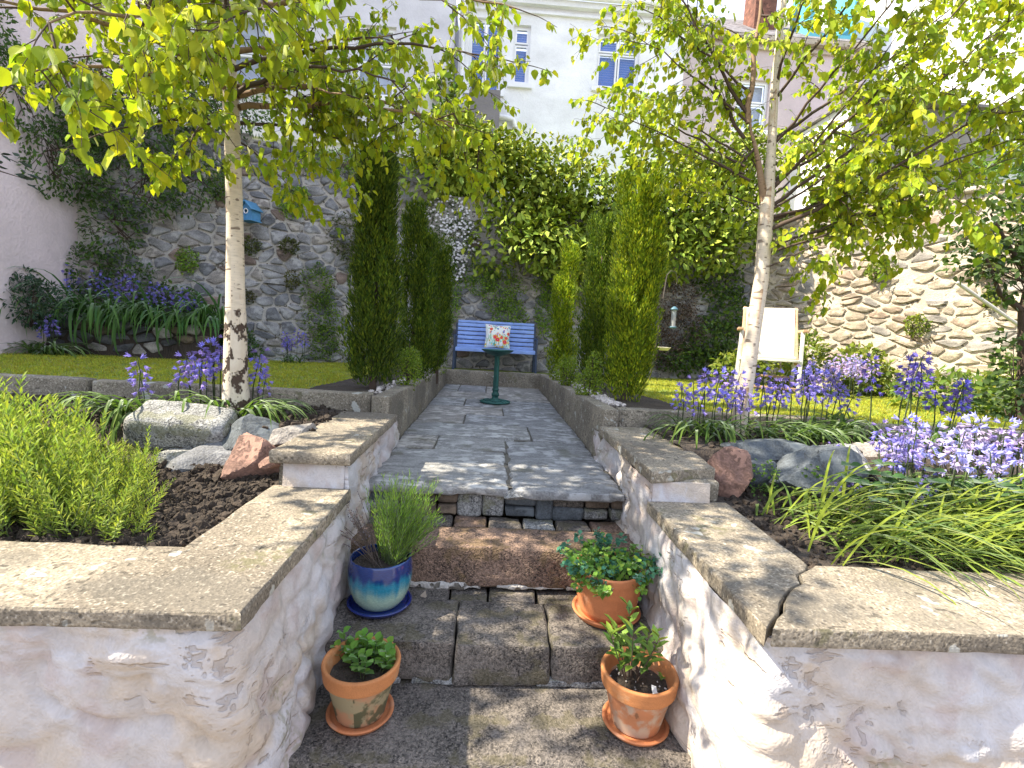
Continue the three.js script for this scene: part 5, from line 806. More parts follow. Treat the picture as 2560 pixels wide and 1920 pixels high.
// ---------- bird bath, bench, cushion ----------
{
  const t = thing('bird_bath', 'dark green metal bird bath on a slim fluted post, standing on the path', 'bird bath', [0.1, 0.645, -6.52]);
  part('basin', lathe([[0, 0.615], [0.03, 0.60], [0.05, 0.605], [0.13, 0.628], [0.185, 0.662], [0.205, 0.676], [0.207, 0.682], [0.2, 0.684], [0.18, 0.672], [0.12, 0.642], [0, 0.63]], 40), M.verdigris, t);
  const p = lathe([[0, 0.02], [0.055, 0.02], [0.06, 0.035], [0.045, 0.06], [0.038, 0.075], [0.05, 0.095], [0.05, 0.115], [0.04, 0.13], [0.036, 0.15], [0.044, 0.165], [0.044, 0.18], [0.036, 0.19], [0.034, 0.22], [0.031, 0.5], [0.034, 0.59], [0.05, 0.612], [0, 0.612]], 32); const P = p.attributes.position; for (let k = 0; k < P.count; k++) { const y = P.getY(k); if (y > 0.2 && y < 0.58) { const a = atan2(P.getZ(k), P.getX(k)), s = 1 + 0.06 * cos(a * 8); P.setX(k, P.getX(k) * s); P.setZ(k, P.getZ(k) * s); } } p.computeVertexNormals(); part('post', p, M.verdigris, t);
  const base = part('base', mergeGeometries([new THREE.TorusGeometry(0.185, 0.014, 8, 48).rotateX(PI / 2).translate(0, 0.014, 0), new THREE.TorusGeometry(0.075, 0.012, 8, 32).rotateX(PI / 2).translate(0, 0.032, 0)]), M.verdigris, t);
  for (let k = 0; k < 10; k++) { const a = k / 10 * 2 * PI, g = new THREE.TorusGeometry(0.04, 0.009, 6, 20).rotateX(PI / 2 - 0.12).translate(0.13, 0.024, 0).rotateY(a); part('scroll', g, M.verdigris, base); }
  const b = thing('garden_bench', 'blue painted slatted garden bench with dark metal legs, against the stone wall', 'bench', [0.095, 0.875, -9.0]);
  const yb = [0.40, 0.475, 0.55, 0.625, 0.70, 0.775, 0.835];
  yb.forEach((y, k) => { const g = roughBox(1.37, k === 6 ? 0.045 : 0.062, 0.02, { r: 0.006, amp: 0.0006, seg: 0.3, seed: 700 + k }); const m = part('back_slat', g, M.blue, b, [0, y, -0.17 - (y - 0.4) * 0.2]); m.rotation.x = -0.2; });
  for (let k = 0; k < 5; k++) part('seat_slat', roughBox(1.37, 0.022, 0.075, { r: 0.006, amp: 0.0006, seg: 0.3, seed: 710 + k }), M.blue, b, [0, 0.375, 0.24 - k * 0.085]);
  part('front_rail', roughBox(1.37, 0.05, 0.022, { r: 0.006, amp: 0.0006, seg: 0.3, seed: 720 }), M.blue, b, [0, 0.345, 0.275]);
  for (const s of [-1, 1]) { part('leg', new MB().tube([V(s * 0.71, -0.02, 0.26), V(s * 0.7, 0.36, 0.24)], [0.022, 0.022], 8).geo(), M.frameblue, b); part('leg', new MB().tube([V(s * 0.71, -0.02, -0.2), V(s * 0.7, 0.36, -0.165), V(s * 0.7, 0.8, -0.27)], [0.022, 0.022, 0.02], 8).geo(), M.frameblue, b); part('arm', new MB().tube([V(s * 0.7, 0.36, 0.24), V(s * 0.71, 0.55, 0.24), V(s * 0.71, 0.58, 0.2), V(s * 0.7, 0.58, -0.2)], [0.018, 0.02, 0.02, 0.016], 8).geo(), M.frameblue, b); part('side_rail', new MB().tube([V(s * 0.69, 0.35, 0.26), V(s * 0.69, 0.35, -0.18)], [0.018, 0.018], 6).geo(), M.frameblue, b); }
  // cushion with a printed meadow of flowers
  const cv = document.createElement('canvas'); cv.width = cv.height = 512; const c = cv.getContext('2d'), R = rng(641); c.fillStyle = '#eef0ea'; c.fillRect(0, 0, 512, 512);
  const spot = (x, y, r, col) => { c.fillStyle = col; c.beginPath(); for (let k = 0; k <= 14; k++) { const a = k / 14 * 2 * PI, q = r * (0.8 + 0.35 * R()); k ? c.lineTo(x + cos(a) * q, y + sin(a) * q) : c.moveTo(x + cos(a) * q, y + sin(a) * q); } c.fill(); };
  for (let k = 0; k < 60; k++) spot(R() * 512, 250 + R() * 262, 14 + R() * 22, ['#a8dcd2', '#cfe9dc', '#7fc4b8', '#f4c64a', '#f6d98a'][floor(R() * 5)]);
  for (let k = 0; k < 46; k++) { c.strokeStyle = ['#3f8f63', '#2f7d7a', '#7a9c3f'][k % 3]; c.lineWidth = 3 + R() * 3; const x = R() * 512, y = 340 + R() * 170; c.beginPath(); c.moveTo(x, y); c.lineTo(x + (R() - 0.5) * 60, y - 70 - R() * 180); c.stroke(); }
  for (let k = 0; k < 42; k++) spot(R() * 512, R() * 330, 10 + R() * 12, ['#7fb2d8', '#5f7fb8', '#e2894a', '#93c6a0', '#d95f5f', '#efb24a', '#b06fa8'][floor(R() * 7)]);
  for (const [x, y, r] of [[200, 290, 34], [255, 345, 38], [400, 385, 40], [330, 300, 26], [480, 200, 30], [120, 120, 26], [430, 300, 28]]) { spot(x, y, r * 1.35, '#f3a93f'); spot(x, y, r, '#d8304f'); spot(x, y, r * 0.4, '#f06a6a'); }
  const tx = new THREE.CanvasTexture(cv); tx.colorSpace = THREE.SRGBColorSpace;
  const cm = new MB(), n = 20; for (const s of [1, -1]) { const b0 = cm.count; for (let j = 0; j <= n; j++) for (let i = 0; i <= n; i++) { const u = i / n * 2 - 1, v = j / n * 2 - 1, e = (1 - pow(abs(u), 3)) * (1 - pow(abs(v), 3)), pin = 1 - 0.09 * ((1 - v * v) * abs(u) ** 4 * 0 + (1 - abs(u * v))) * pow(max(abs(u), abs(v)), 3); cm.v(V(u * 0.225 * pin, v * 0.215 * pin, s * 0.075 * pow(max(0, e), 0.6)), V(0, 0, s), i / n, j / n); } for (let j = 0; j < n; j++) for (let i = 0; i < n; i++) { const k = b0 + j * (n + 1) + i; s > 0 ? cm.i.push(k, k + 1, k + n + 1, k + 1, k + n + 2, k + n + 1) : cm.i.push(k, k + n + 1, k + 1, k + 1, k + n + 1, k + n + 2); } }
  const cu = solo('cushion', cm.geo(true), std({ map: tx, roughness: 0.95 }), 'square cushion printed with bright red, yellow and green flowers, propped on the bench', 'cushion', undefined, [0.125, 1.47, -9.03]); cu.rotation.set(-0.28, 0.05, -0.01);
}
// ---------- white garden chair ----------
{
  const t = thing('garden_chair', 'white canvas garden chair with wooden arms on the lawn by the cream stone wall', 'chair', [3.87, 0.915, -6.95], -0.42);
  const bar = (a, b, w, d, mat, name) => { const A = V(...a), B = V(...b), L = A.distanceTo(B), g = roughBox(w, L, d, { r: 0.005, amp: 0.0005, seg: 0.2, seed: 1 }), m = part(name, g, mat, t, A.clone().add(B).multiplyScalar(0.5).toArray()); m.quaternion.setFromUnitVectors(V(0, 1, 0), B.clone().sub(A).normalize()); return m; };
  for (const s of [-1, 1]) {
    bar([s * 0.38, 0, 0.3], [s * 0.37, 0.86, 0.24], 0.045, 0.05, M.paintwood, 'leg'); bar([s * 0.37, 0, -0.36], [s * 0.36, 0.62, -0.14], 0.045, 0.045, M.paintwood, 'leg');
    bar([s * 0.39, 0.87, 0.34], [s * 0.38, 0.87, -0.3], 0.07, 0.035, M.teak, 'arm'); bar([s * 0.34, 0.42, 0.16], [s * 0.33, 1.2, -0.36], 0.045, 0.04, M.teak, 'back_post'); bar([s * 0.36, 0.08, 0.3], [s * 0.36, 0.08, -0.36], 0.035, 0.03, M.teak, 'foot_rail'); bar([s * 0.36, 0.46, 0.3], [s * 0.36, 0.46, -0.2], 0.035, 0.04, M.paintwood, 'seat_rail');
  }
  for (const [y, z] of [[0.1, 0.29], [0.22, -0.3]]) bar([-0.37, y, z], [0.37, y, z], 0.03, 0.035, M.teak, 'stretcher'); bar([-0.36, 1.18, -0.345], [0.36, 1.18, -0.345], 0.03, 0.03, M.paintwood, 'top_rail'); bar([-0.36, 0.47, 0.3], [0.36, 0.47, 0.3], 0.03, 0.035, M.paintwood, 'front_rail');
  const cl = new MB(), n = 14, k = 16; for (let j = 0; j <= k; j++) for (let i = 0; i <= n; i++) { const u = i / n * 2 - 1, v = j / k, y = lerp(0.52, 1.2, v), z = lerp(0.1, -0.345, v) - 0.05 * sin(PI * v) * (1 - u * u) + 0.006 * noise(u * 3, v * 4, 1); cl.v(V(u * 0.31, y, z + 0.025), V(0, 0, 1), u, v); } for (let j = 0; j < k; j++) for (let i = 0; i < n; i++) { const q = j * (n + 1) + i; cl.i.push(q, q + 1, q + n + 1, q + 1, q + n + 2, q + n + 1); } part('canvas_back', cl.geo(true), (() => { const m = M.canvas.clone(); m.side = THREE.DoubleSide; return m; })(), t);
  part('seat', roughBox(0.64, 0.05, 0.48, { r: 0.02, amp: 0.004, seg: 0.06, seed: 5 }), M.canvas, t, [0, 0.5, 0.07]);
}
// ---------- bird feeders and birdhouse ----------
{
  const t = thing('feeder_pole', 'thin leaning metal pole with two curled hooks by the brown creeper', 'pole');
  const top = V(2.815, 2.62, -8.32); part('pole', new MB().tube([V(2.66, 0.8, -8.3), V(2.74, 1.7, -8.31), top], [0.014, 0.013, 0.011], 8).geo(), M.iron, t);
  for (const s of [-1, 1]) part('hook', new MB().tube([top, top.clone().add(V(s * 0.06, 0.08, 0)), top.clone().add(V(s * 0.14, 0.06, 0)), top.clone().add(V(s * 0.18, -0.06, 0)), top.clone().add(V(s * 0.17, -0.14, 0)), top.clone().add(V(s * 0.13, -0.13, 0))], [0.008, 0.007, 0.007, 0.006, 0.006, 0.005], 6).geo(), M.iron, t);
  const clear = new THREE.MeshPhysicalMaterial({ color: lin(0.8, 0.85, 0.88), roughness: 0.2, transmission: 0.7, thickness: 0 }), bluep = std({ color: lin(0.08, 0.17, 0.22), roughness: 0.5 });
  const feeder = (label, x, y, z) => { const f = thing('bird_feeder', label, 'bird feeder', [x, y, z]); part('hanger', new MB().tube([V(0, 0.19, 0), V(0, 0.42, 0)], [0.003, 0.003], 5).geo(), M.iron, f); part('tube', new THREE.CylinderGeometry(0.04, 0.04, 0.28, 20, 1, true), clear, f); part('seed', new THREE.CylinderGeometry(0.036, 0.036, 0.16, 16).translate(0, -0.05, 0), std({ color: lin(0.42, 0.30, 0.24) }), f); part('lid', lathe([[0, 0.2], [0.02, 0.195], [0.06, 0.16], [0.062, 0.14], [0.04, 0.138], [0, 0.138]], 24), bluep, f); part('tray', lathe([[0, -0.16], [0.05, -0.16], [0.062, -0.145], [0.06, -0.13], [0.04, -0.135], [0, -0.135]], 24), bluep, f); };
  feeder('blue lidded seed feeder hanging before the brown creeper', 2.985, 1.93, -8.32); feeder('seed feeder half hidden by the stout cypress', 2.615, 2.2, -8.32);
  solo('feeding_dish', lathe([[0, -0.03], [0.07, -0.03], [0.11, 0.02], [0.115, 0.025], [0.105, 0.025], [0.068, -0.02], [0, -0.02]], 28), M.cream, 'small cream dish fixed to the feeder pole', 'dish', undefined, [2.855, 1.43, -8.28]);
  const b = thing('birdhouse', 'little blue wooden birdhouse with a white ringed hole on the stone wall', 'birdhouse', [-3.83, 3.06, -8.33], -0.3);
  const s = new THREE.Shape([[-0.1, 0], [0.1, 0], [0.1, 0.16], [0, 0.26], [-0.1, 0.16]].map(p => new THREE.Vector2(...p))); s.holes.push(new THREE.Path().absarc(0, 0.13, 0.026, 0, 2 * PI)); const fg = new THREE.ExtrudeGeometry(s, { depth: 0.012, bevelEnabled: false }); fg.translate(0, 0, 0.08); part('front', boxUV(fg), M.box, b);
  part('body', mergeGeometries([bx(-0.1, -0.088, 0, 0.16, -0.1, 0.079), bx(0.088, 0.1, 0, 0.16, -0.1, 0.079), bx(-0.088, 0.088, 0, 0.012, -0.1, 0.079), bx(-0.088, 0.088, 0.012, 0.17, -0.1, -0.088)]), M.box, b);
  part('hole_ring', new THREE.TorusGeometry(0.034, 0.009, 8, 28).translate(0, 0.13, 0.095), M.upvc, b); for (const q of [-1, 1]) { const r = roughBox(0.2, 0.014, 0.26, { r: 0.004, amp: 0.0004, seg: 0.1 }); part('roof_board', r, std({ color: lin(0.07, 0.22, 0.38), roughness: 0.6 }), b, [q * 0.064, 0.218, 0.01]).rotation.z = -q * 0.79; } part('perch', new MB().tube([V(0, 0.07, 0.09), V(0, 0.07, 0.14)], [0.006, 0.006], 8).geo(), M.box, b); part('base_board', bx(-0.12, 0.12, -0.015, -0.001, -0.1, 0.12), M.box, b);
}
// ---------- bluebells and other strap leaved plants ----------
const ringOf = (R, n, x, y, z, rx, rz, az0 = 0, spread = 2 * PI, s0 = 0.8, s1 = 1.25, pitch = 0.25) => { const o = []; for (let k = 0; k < n; k++) { const a = R() * 2 * PI, q = sqrt(R()); o.push([x + cos(a) * q * rx, typeof y === 'function' ? y(x, z) : y, z + sin(a) * q * rz, az0 + (R() - 0.5) * spread, lerp(s0, s1, R()), (R() - 0.5) * 2 * pitch]); } return o; };
const BB = 'bluebell clumps';
{
  const R = rng(801);
  let t = thing('bluebells', 'violet bluebells with drooping leaves round the foot of the white birch trunk', 'bluebells', [0, 0, 0], 0, BB);
  blades(t, BLADE.arch, [...ringOf(R, 70, -1.86, 0.925, -3.3, 0.3, 0.14, -PI / 2, 4.6, 0.7, 1.15), ...ringOf(R, 34, -1.5, 0.93, -3.32, 0.1, 0.1, -0.2, 1.5, 0.8, 1.2, 0.15), ...ringOf(R, 40, -2.16, 0.93, -3.12, 0.14, 0.08, -2.2, 2.4, 0.9, 1.35, 0.2)], 150);
  for (const [x, z, h, l] of [[-2.13, -3.2, 0.36, 0.05], [-2.09, -3.18, 0.25, 0], [-2.05, -3.45, 0.28, 0.05], [-1.99, -3.5, 0.38, 0.04], [-1.94, -3.52, 0.43, 0], [-1.9, -3.5, 0.38, 0], [-1.87, -3.55, 0.46, 0.03], [-1.84, -3.5, 0.45, -0.02], [-1.8, -3.55, 0.49, 0], [-1.79, -3.48, 0.42, -0.04], [-1.96, -3.42, 0.36, 0.02], [-1.88, -3.4, 0.31, 0], [-1.6, -3.52, 0.42, -0.05], [-1.57, -3.55, 0.35, -0.1], [-1.53, -3.5, 0.24, -0.1]]) bell(t, 'blue', x, 0.92, z, h, l, R() * 6, 1);
  t = thing('bluebells', 'violet bluebells with arching leaves at the foot of the leaning birch', 'bluebells', [0, 0, 0], 0, BB);
  blades(t, BLADE.arch, [...ringOf(R, 75, 1.5, 0.93, -3.42, 0.22, 0.16, -PI / 2, 5, 0.75, 1.2), ...ringOf(R, 50, 1.95, 0.94, -3.35, 0.3, 0.16, -0.7, 2.2, 0.8, 1.3, 0.2)], 125);
  for (const [x, z, h] of [[1.36, -3.5, 0.33], [1.40, -3.55, 0.28], [1.44, -3.5, 0.38], [1.47, -3.45, 0.25], [1.51, -3.5, 0.42], [1.55, -3.55, 0.43], [1.59, -3.5, 0.44], [1.63, -3.52, 0.41], [1.66, -3.5, 0.30], [1.7, -3.5, 0.45], [1.73, -3.52, 0.44], [1.76, -3.48, 0.3], [1.80, -3.46, 0.36], [1.83, -3.45, 0.29]]) bell(t, 'blue', x, 0.92, z, h, (R() - 0.5) * 0.15, R() * 6);
  t = thing('bluebells', 'tall thin stemmed violet bluebells in front of the white garden chair', 'bluebells', [0, 0, 0], 0, BB);
  blades(t, BLADE.arch, ringOf(R, 60, 2.25, 0.93, -3.45, 0.28, 0.14, -0.6, 3, 0.75, 1.2), 60);
  for (let k = 0; k < 10; k++) bell(t, 'blue', 2.0 + 0.35 * R(), 0.92, -3.62 + 0.14 * R(), 0.34 + 0.2 * R(), -0.06 + (R() - 0.5) * 0.16, R() * 6);
  t = thing('bluebells', 'violet bluebells over a fountain of striped arching leaves by the lawn edging', 'bluebells', [0, 0, 0], 0, BB);
  blades(t, BLADE.arch, ringOf(R, 55, 2.62, 0.96, -3.6, 0.12, 0.1, -PI / 2, 6.2, 0.8, 1.25), 55);
  for (const [x, h, l] of [[2.5, 0.4, 0.05], [2.55, 0.45, 0], [2.6, 0.48, -0.05], [2.64, 0.36, -0.1], [2.76, 0.46, -0.2], [2.72, 0.3, -0.1]]) bell(t, 'blue', x, 0.93, -3.75, h, l, R() * 6);
  t = thing('bluebells', 'tall dark stemmed purple bluebells at the back of the pale flowered bed', 'bluebells', [0, 0, 0], 0, BB);
  blades(t, BLADE.strap, ringOf(R, 40, 3.05, 0.93, -3.3, 0.35, 0.2, -1, 4), 40);
  for (let k = 0; k < 9; k++) bell(t, 'dark', 2.72 + 0.6 * R(), 0.92, -3.25 - 0.25 * R(), 0.42 + 0.24 * R(), (R() - 0.5) * 0.12, R() * 6);
  t = thing('bluebells', 'dense mass of bluebells with sunlight painted into pale lilac petals above lime green leaves', 'bluebells', [0, 0, 0], 0, BB);
  blades(t, BLADE.strap, ringOf(R, 150, 2.55, 0.76, -2.6, 0.5, 0.35, -1.2, 3.5, 0.8, 1.35), 150);
  for (let k = 0; k < 38; k++) { const x = 2.12 + 0.95 * pow(R(), 0.8), z = -2.35 - 0.6 * R(); bell(t, k % 5 ? 'pale' : 'blue', x, 0.74, z, 0.30 + 0.16 * R() + 0.05 * (x - 2.1), (R() - 0.5) * 0.3 + 0.06, R() * 6); }
  for (const [x, z, h] of [[2.02, -2.62, 0.16], [1.92, -2.6, 0.14], [2.12, -2.35, 0.2], [2.05, -2.8, 0.3], [2.2, -2.4, 0.26]]) bell(t, 'blue', x, 0.72, z, h, (R() - 0.5) * 0.3, R() * 6, 0.55);
  t = thing('bluebells', 'lilac pink bluebells against the sunlit cream stone wall', 'bluebells', [0, 0, 0], 0, BB);
  blades(t, BLADE.strap, ringOf(R, 40, 4.75, lawnY, -6.8, 0.35, 0.2, 0, 6.3), 40); for (let k = 0; k < 26; k++) bell(t, k % 3 ? 'lilac' : 'pale', 4.4 + 0.75 * R(), 0.92, -6.95 + 0.35 * R(), 0.36 + 0.24 * R(), (R() - 0.5) * 0.2, R() * 6);
  t = thing('bluebells', 'small bluebell clump on the lawn at the foot of the grey stone wall', 'bluebells', [0, 0, 0], 0, BB);
  blades(t, BLADE.strap, ringOf(R, 34, -3.05, lawnY, -8.05, 0.16, 0.1, 0, 6.3), 34); for (let k = 0; k < 8; k++) bell(t, 'blue', -3.22 + 0.36 * R(), 0.9, -8.1 + 0.1 * R(), 0.3 + 0.22 * R(), (R() - 0.5) * 0.3, R() * 6);
  t = thing('bluebells', 'spreading tuft of strap leaves with one bluebell head below the raised bed', 'bluebells', [0, 0, 0], 0, BB);
  blades(t, BLADE.arch, ringOf(R, 85, -5.75, lawnY, -6.85, 0.22, 0.1, 0, 6.3, 1.1, 1.8), 85); for (const [x, h] of [[-5.72, 0.5], [-5.66, 0.44], [-5.78, 0.4]]) bell(t, 'blue', x, 0.92, -6.9, h, 0, R() * 6, 1.2);
  t = thing('bluebells', 'bluebells above a curtain of long trailing leaves over the raised bed wall', 'bluebells', [0, 0, 0], 0, BB);
  const li = []; for (let k = 0; k < 330; k++) { const u = R(), x = -7.1 + u * 3.0, d = R() * R(), z = -7.05 - (x + 7.3) * 0.225 - 0.1 - d * 0.6; li.push([x, 1.4 + 0.22 * d + 0.05 * R(), z, -PI / 2 + (R() - 0.5) * 1.0 + 0.25, 1.2 + 0.75 * R(), 0.15 + 0.4 * R()]); } li.sort((a, b) => b[2] - a[2]);
  blades(t, BLADE.trail, li, 240);
  for (const [x, y] of [[-6.75, 1.95], [-6.6, 1.85], [-6.45, 1.8], [-6.3, 1.78], [-6.2, 1.75], [-6.05, 1.98], [-5.95, 1.86], [-5.7, 1.92], [-5.63, 1.87], [-5.55, 1.82], [-5.4, 1.9], [-5.3, 1.87], [-5.22, 1.88], [-5.15, 1.84], [-5.08, 1.82], [-5.35, 1.68], [-4.9, 1.78], [-4.95, 1.62], [-4.75, 1.72], [-4.65, 1.68], [-4.55, 1.75], [-4.5, 1.62], [-4.45, 1.58], [-4.55, 1.55], [-4.38, 1.66]]) bell(t, 'blue', x, 1.36, -7.45 - (x + 7.3) * 0.12, y - 1.18, (R() - 0.5) * 0.4, R() * 6, 1.2);
}
{ // lime green grassy leaves sweeping over the coping
  const R = rng(821), t = thing('daylily_leaves', 'lime green grassy leaves sweeping over the cracked coping', 'grass clump'), li = [];
  for (let k = 0; k < 820; k++) { const u = pow(R(), 0.8), x = 1.36 + u * 1.9, z = -1.86 - R() * (0.35 + 0.35 * (1 - u)); li.push([x, 0.72, z, (R() < 0.72 ? -0.75 : 0.4) + (R() - 0.5) * 1.7, 0.75 + 0.6 * R(), (R() - 0.5) * 0.5]); } li.sort((a, b) => b[2] - a[2]);
  blades(t, BLADE.lime, li, 300);
  const u = thing('strawberry_plant', 'low round toothed dark green leaves among the lime grassy leaves', 'plant');
  for (let k = 0; k < 36; k++) { const x = 1.75 + 1.2 * R(), z = -2.15 - 0.45 * R(), y = 0.9 + 0.12 * R(), m = new MB(); m.tube([V(x, 0.7, z), V(x + 0.02, y - 0.02, z)], [0.002, 0.0015], 4, [0.1, 0.15, 0.03], false); for (let s = 0; s < 3; s++) { const a = s * 2.09 + R(), o = V(cos(a), 0.15, sin(a)).normalize(); m.leaf(V(x + 0.02, y - 0.02, z), o, V(R() * 0.4 - 0.2, 1, 0.3).normalize(), 0.06, 0.055, vary([0.05, 0.13, 0.025], R, 0.2), 2, 0.12); } part('leaf', m.geo(), M.leaf, u); }
  const w = shrub('creeping_weed', 'small light green creeping weed between the pink rock and the slate', 'plant', [1.56, 0.8, -2.72], [[0, 0.02, 0, 0.1, 0.1, 0.06], [0.26, 0.06, 0.02, 0.1, 0.07, 0.06], [-0.02, -0.06, 0.06, 0.08, 0.06, 0.05]], 520, 0.018, 0.016, [[0.11, 0.22, 0.03], [0.15, 0.27, 0.03]], 822, { twigs: 8, tr: 0.0015 });
}
{ // leafy mass behind the plain coping, sunlit in front
  const R = rng(831), shoots = [];
  for (let k = 0; k < 7; k++) { const m = new MB(), h = 0.26 + 0.05 * k, b = (R() - 0.5) * 0.14, pts = [0, 0.35, 0.7, 1].map(u => V(b * u * u, h * u, b * 0.5 * u)); m.tube(pts, [0.0028, 0.0024, 0.002, 0.001], 4, [0.13, 0.18, 0.04]); const n = 26 + 3 * k; for (let j = 0; j < n; j++) { const u = 0.15 + 0.85 * j / n, a = j * 2.4, o = V(cos(a), 0.75 + 0.7 * u, sin(a)).normalize(); m.leaf(V(b * u * u, h * u, b * 0.5 * u), o, V(-o.x, 0.8, -o.z).normalize(), 0.066 * (1.15 - 0.45 * u) * (0.75 + 0.5 * R()), 0.011, vary([[0.27, 0.37, 0.03], [0.35, 0.43, 0.045], [0.20, 0.30, 0.03]][j % 3], R, 0.2), 1, 0.2); } shoots.push(m.geo()); }
  const t = thing('wallflower', 'bushy bright green narrow leaved plant spilling onto the plain coping', 'plant'), rest = new MB(), li = [];
  for (let k = 0; k < 1500; k++) { const u = R(), x = -1.2 - pow(u, 0.9) * 1.9, z = -1.86 - R() * 0.85; const in_ = -x + 0.655 * z; if (in_ < 0.0 || z < -2.7) continue; li.push([x, z, (R() - 0.5) * 1.2, (0.5 + 0.38 * R()) * (0.6 + 0.5 * sstep(0, 0.6, in_))]); } li.sort((a, b) => hypot(a[0], a[1]) - hypot(b[0], b[1]));
  li.forEach(([x, z, a, s], k) => { const m4 = M4(x, 0.69, z, a * 5, (R() - 0.5) * 0.7 + (z > -2.1 ? 0.3 : 0), (R() - 0.5) * 0.7 - (x > -1.5 ? 0.35 : 0), s), g = shoots[k % 7]; if (k < 200) part('shoot', g, M.leaf, t).applyMatrix4(m4); else { const c = g.attributes.color; rest.add(g, m4); for (let i = 0; i < c.count; i++) rest.c.push(c.getX(i), c.getY(i), c.getZ(i)); } });
  if (rest.count) part('more_shoots', rest.geo(), M.leaf, t).userData.kind = 'stuff';
}
// ---------- shrubs and climbers ----------
const DK = [[0.078, 0.156, 0.023], [0.111, 0.202, 0.029], [0.065, 0.13, 0.034]], MD = [[0.135, 0.23, 0.024], [0.189, 0.297, 0.027], [0.095, 0.176, 0.022]], FR = [[0.224, 0.368, 0.04], [0.288, 0.432, 0.048], [0.16, 0.288, 0.032]], YG = [[0.19, 0.25, 0.02], [0.15, 0.22, 0.02], [0.24, 0.28, 0.025]];
const wallZ = x => x < -1.2 ? -7.35 - (x + 7.6) * 0.3125 : -9.35 - (x + 1.2) * 0.0439;     // face of the grey stone wall
{
  const R = rng(851), t = thing('hydrangea_bush', 'huge glossy bush hanging over the stone wall below the white house', 'bush');
  const B = []; for (let k = 0; k < 60; k++) { const u = k / 59, x = -1.3 + 5.9 * u + (R() - 0.5) * 0.3, lo = (x < -0.1 ? 4.0 : 2.8) + 0.2 * sin(u * 9), hi = 4.75 + 0.35 * sin(u * 7 + 1); const y = lerp(lo, hi, (k * 0.618) % 1); B.push([x, y, -9.5 + 0.5 * R() - 0.25 * (y - 3.6), 0.42 + 0.2 * R(), 0.36 + 0.2 * R(), 0.34 + 0.15 * R()]); }
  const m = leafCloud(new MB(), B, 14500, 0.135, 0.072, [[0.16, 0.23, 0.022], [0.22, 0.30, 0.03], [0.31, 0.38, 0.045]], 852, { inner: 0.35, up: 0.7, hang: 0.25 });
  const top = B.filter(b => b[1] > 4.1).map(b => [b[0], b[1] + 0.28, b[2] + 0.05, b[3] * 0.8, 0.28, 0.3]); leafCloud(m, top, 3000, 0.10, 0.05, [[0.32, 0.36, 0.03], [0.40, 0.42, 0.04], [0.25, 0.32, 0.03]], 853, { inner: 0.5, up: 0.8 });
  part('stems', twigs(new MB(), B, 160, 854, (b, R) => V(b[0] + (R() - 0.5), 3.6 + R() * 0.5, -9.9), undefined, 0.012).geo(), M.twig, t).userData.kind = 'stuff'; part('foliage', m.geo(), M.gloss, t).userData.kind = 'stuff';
}
const onWall = (list, sx = 1) => list.map(([x, y, rx, ry, d = 0.12]) => [x, y, wallZ(x) + 0.05, rx, ry, d]);
const wb = (b, R) => V(b[0] + (R() - 0.5) * b[3], b[1] + (R() - 0.5) * b[4], b[2] - 0.1);
shrub('ivy', 'dark tangled evergreen climber covering the corner by the pink house', 'climber', [0, 0, 0], [[-6.6, 4.2, -7.5, 0.8, 0.7, 0.35], [-5.9, 4.4, -7.7, 0.9, 0.7, 0.4], [-5.2, 4.3, -7.9, 0.8, 0.7, 0.4], [-6.0, 3.6, -7.7, 0.5, 0.6, 0.35], [-5.3, 3.4, -7.9, 0.7, 0.6, 0.35], [-4.7, 3.6, -8.1, 0.6, 0.5, 0.3], [-5.6, 2.8, -7.85, 0.45, 0.5, 0.25], [-4.9, 4.8, -8.1, 0.8, 0.6, 0.4], [-4.2, 4.7, -8.3, 0.7, 0.5, 0.4], [-6.0, 4.2, -6.9, 0.25, 0.6, 0.5], [-6.0, 4.7, -6.3, 0.25, 0.55, 0.6], [-5.95, 3.5, -7.25, 0.25, 0.5, 0.35], [-6.0, 5.1, -5.6, 0.25, 0.5, 0.6]], 13000, 0.075, 0.03, DK, 861, { inner: 0.45, twigs: 220, base: wb, tr: 0.008, hang: 0.3 });
shrub('ivy', 'low dark ivy sprawling at the foot of the wall beside the raised bed', 'climber', [0, 0, 0], [[-5.9, 2.1, -7.75, 0.4, 0.4, 0.2], [-5.4, 1.9, -7.9, 0.5, 0.5, 0.22], [-4.8, 1.6, -8.0, 0.5, 0.4, 0.25], [-4.3, 1.3, -8.1, 0.45, 0.4, 0.25], [-3.95, 1.1, -8.2, 0.35, 0.3, 0.2]], 3600, 0.06, 0.035, DK, 862, { inner: 0.4, twigs: 40, base: wb });
shrub('sage_shrub', 'blue green soft leaved shrub at the end of the raised bed', 'shrub', [0, 0, 0], [[-6.4, 1.75, -6.95, 0.55, 0.42, 0.3], [-5.95, 1.6, -6.9, 0.4, 0.32, 0.28]], 2600, 0.07, 0.022, [[0.05, 0.10, 0.05], [0.07, 0.13, 0.07], [0.04, 0.09, 0.04]], 863, { inner: 0.4, twigs: 30 });
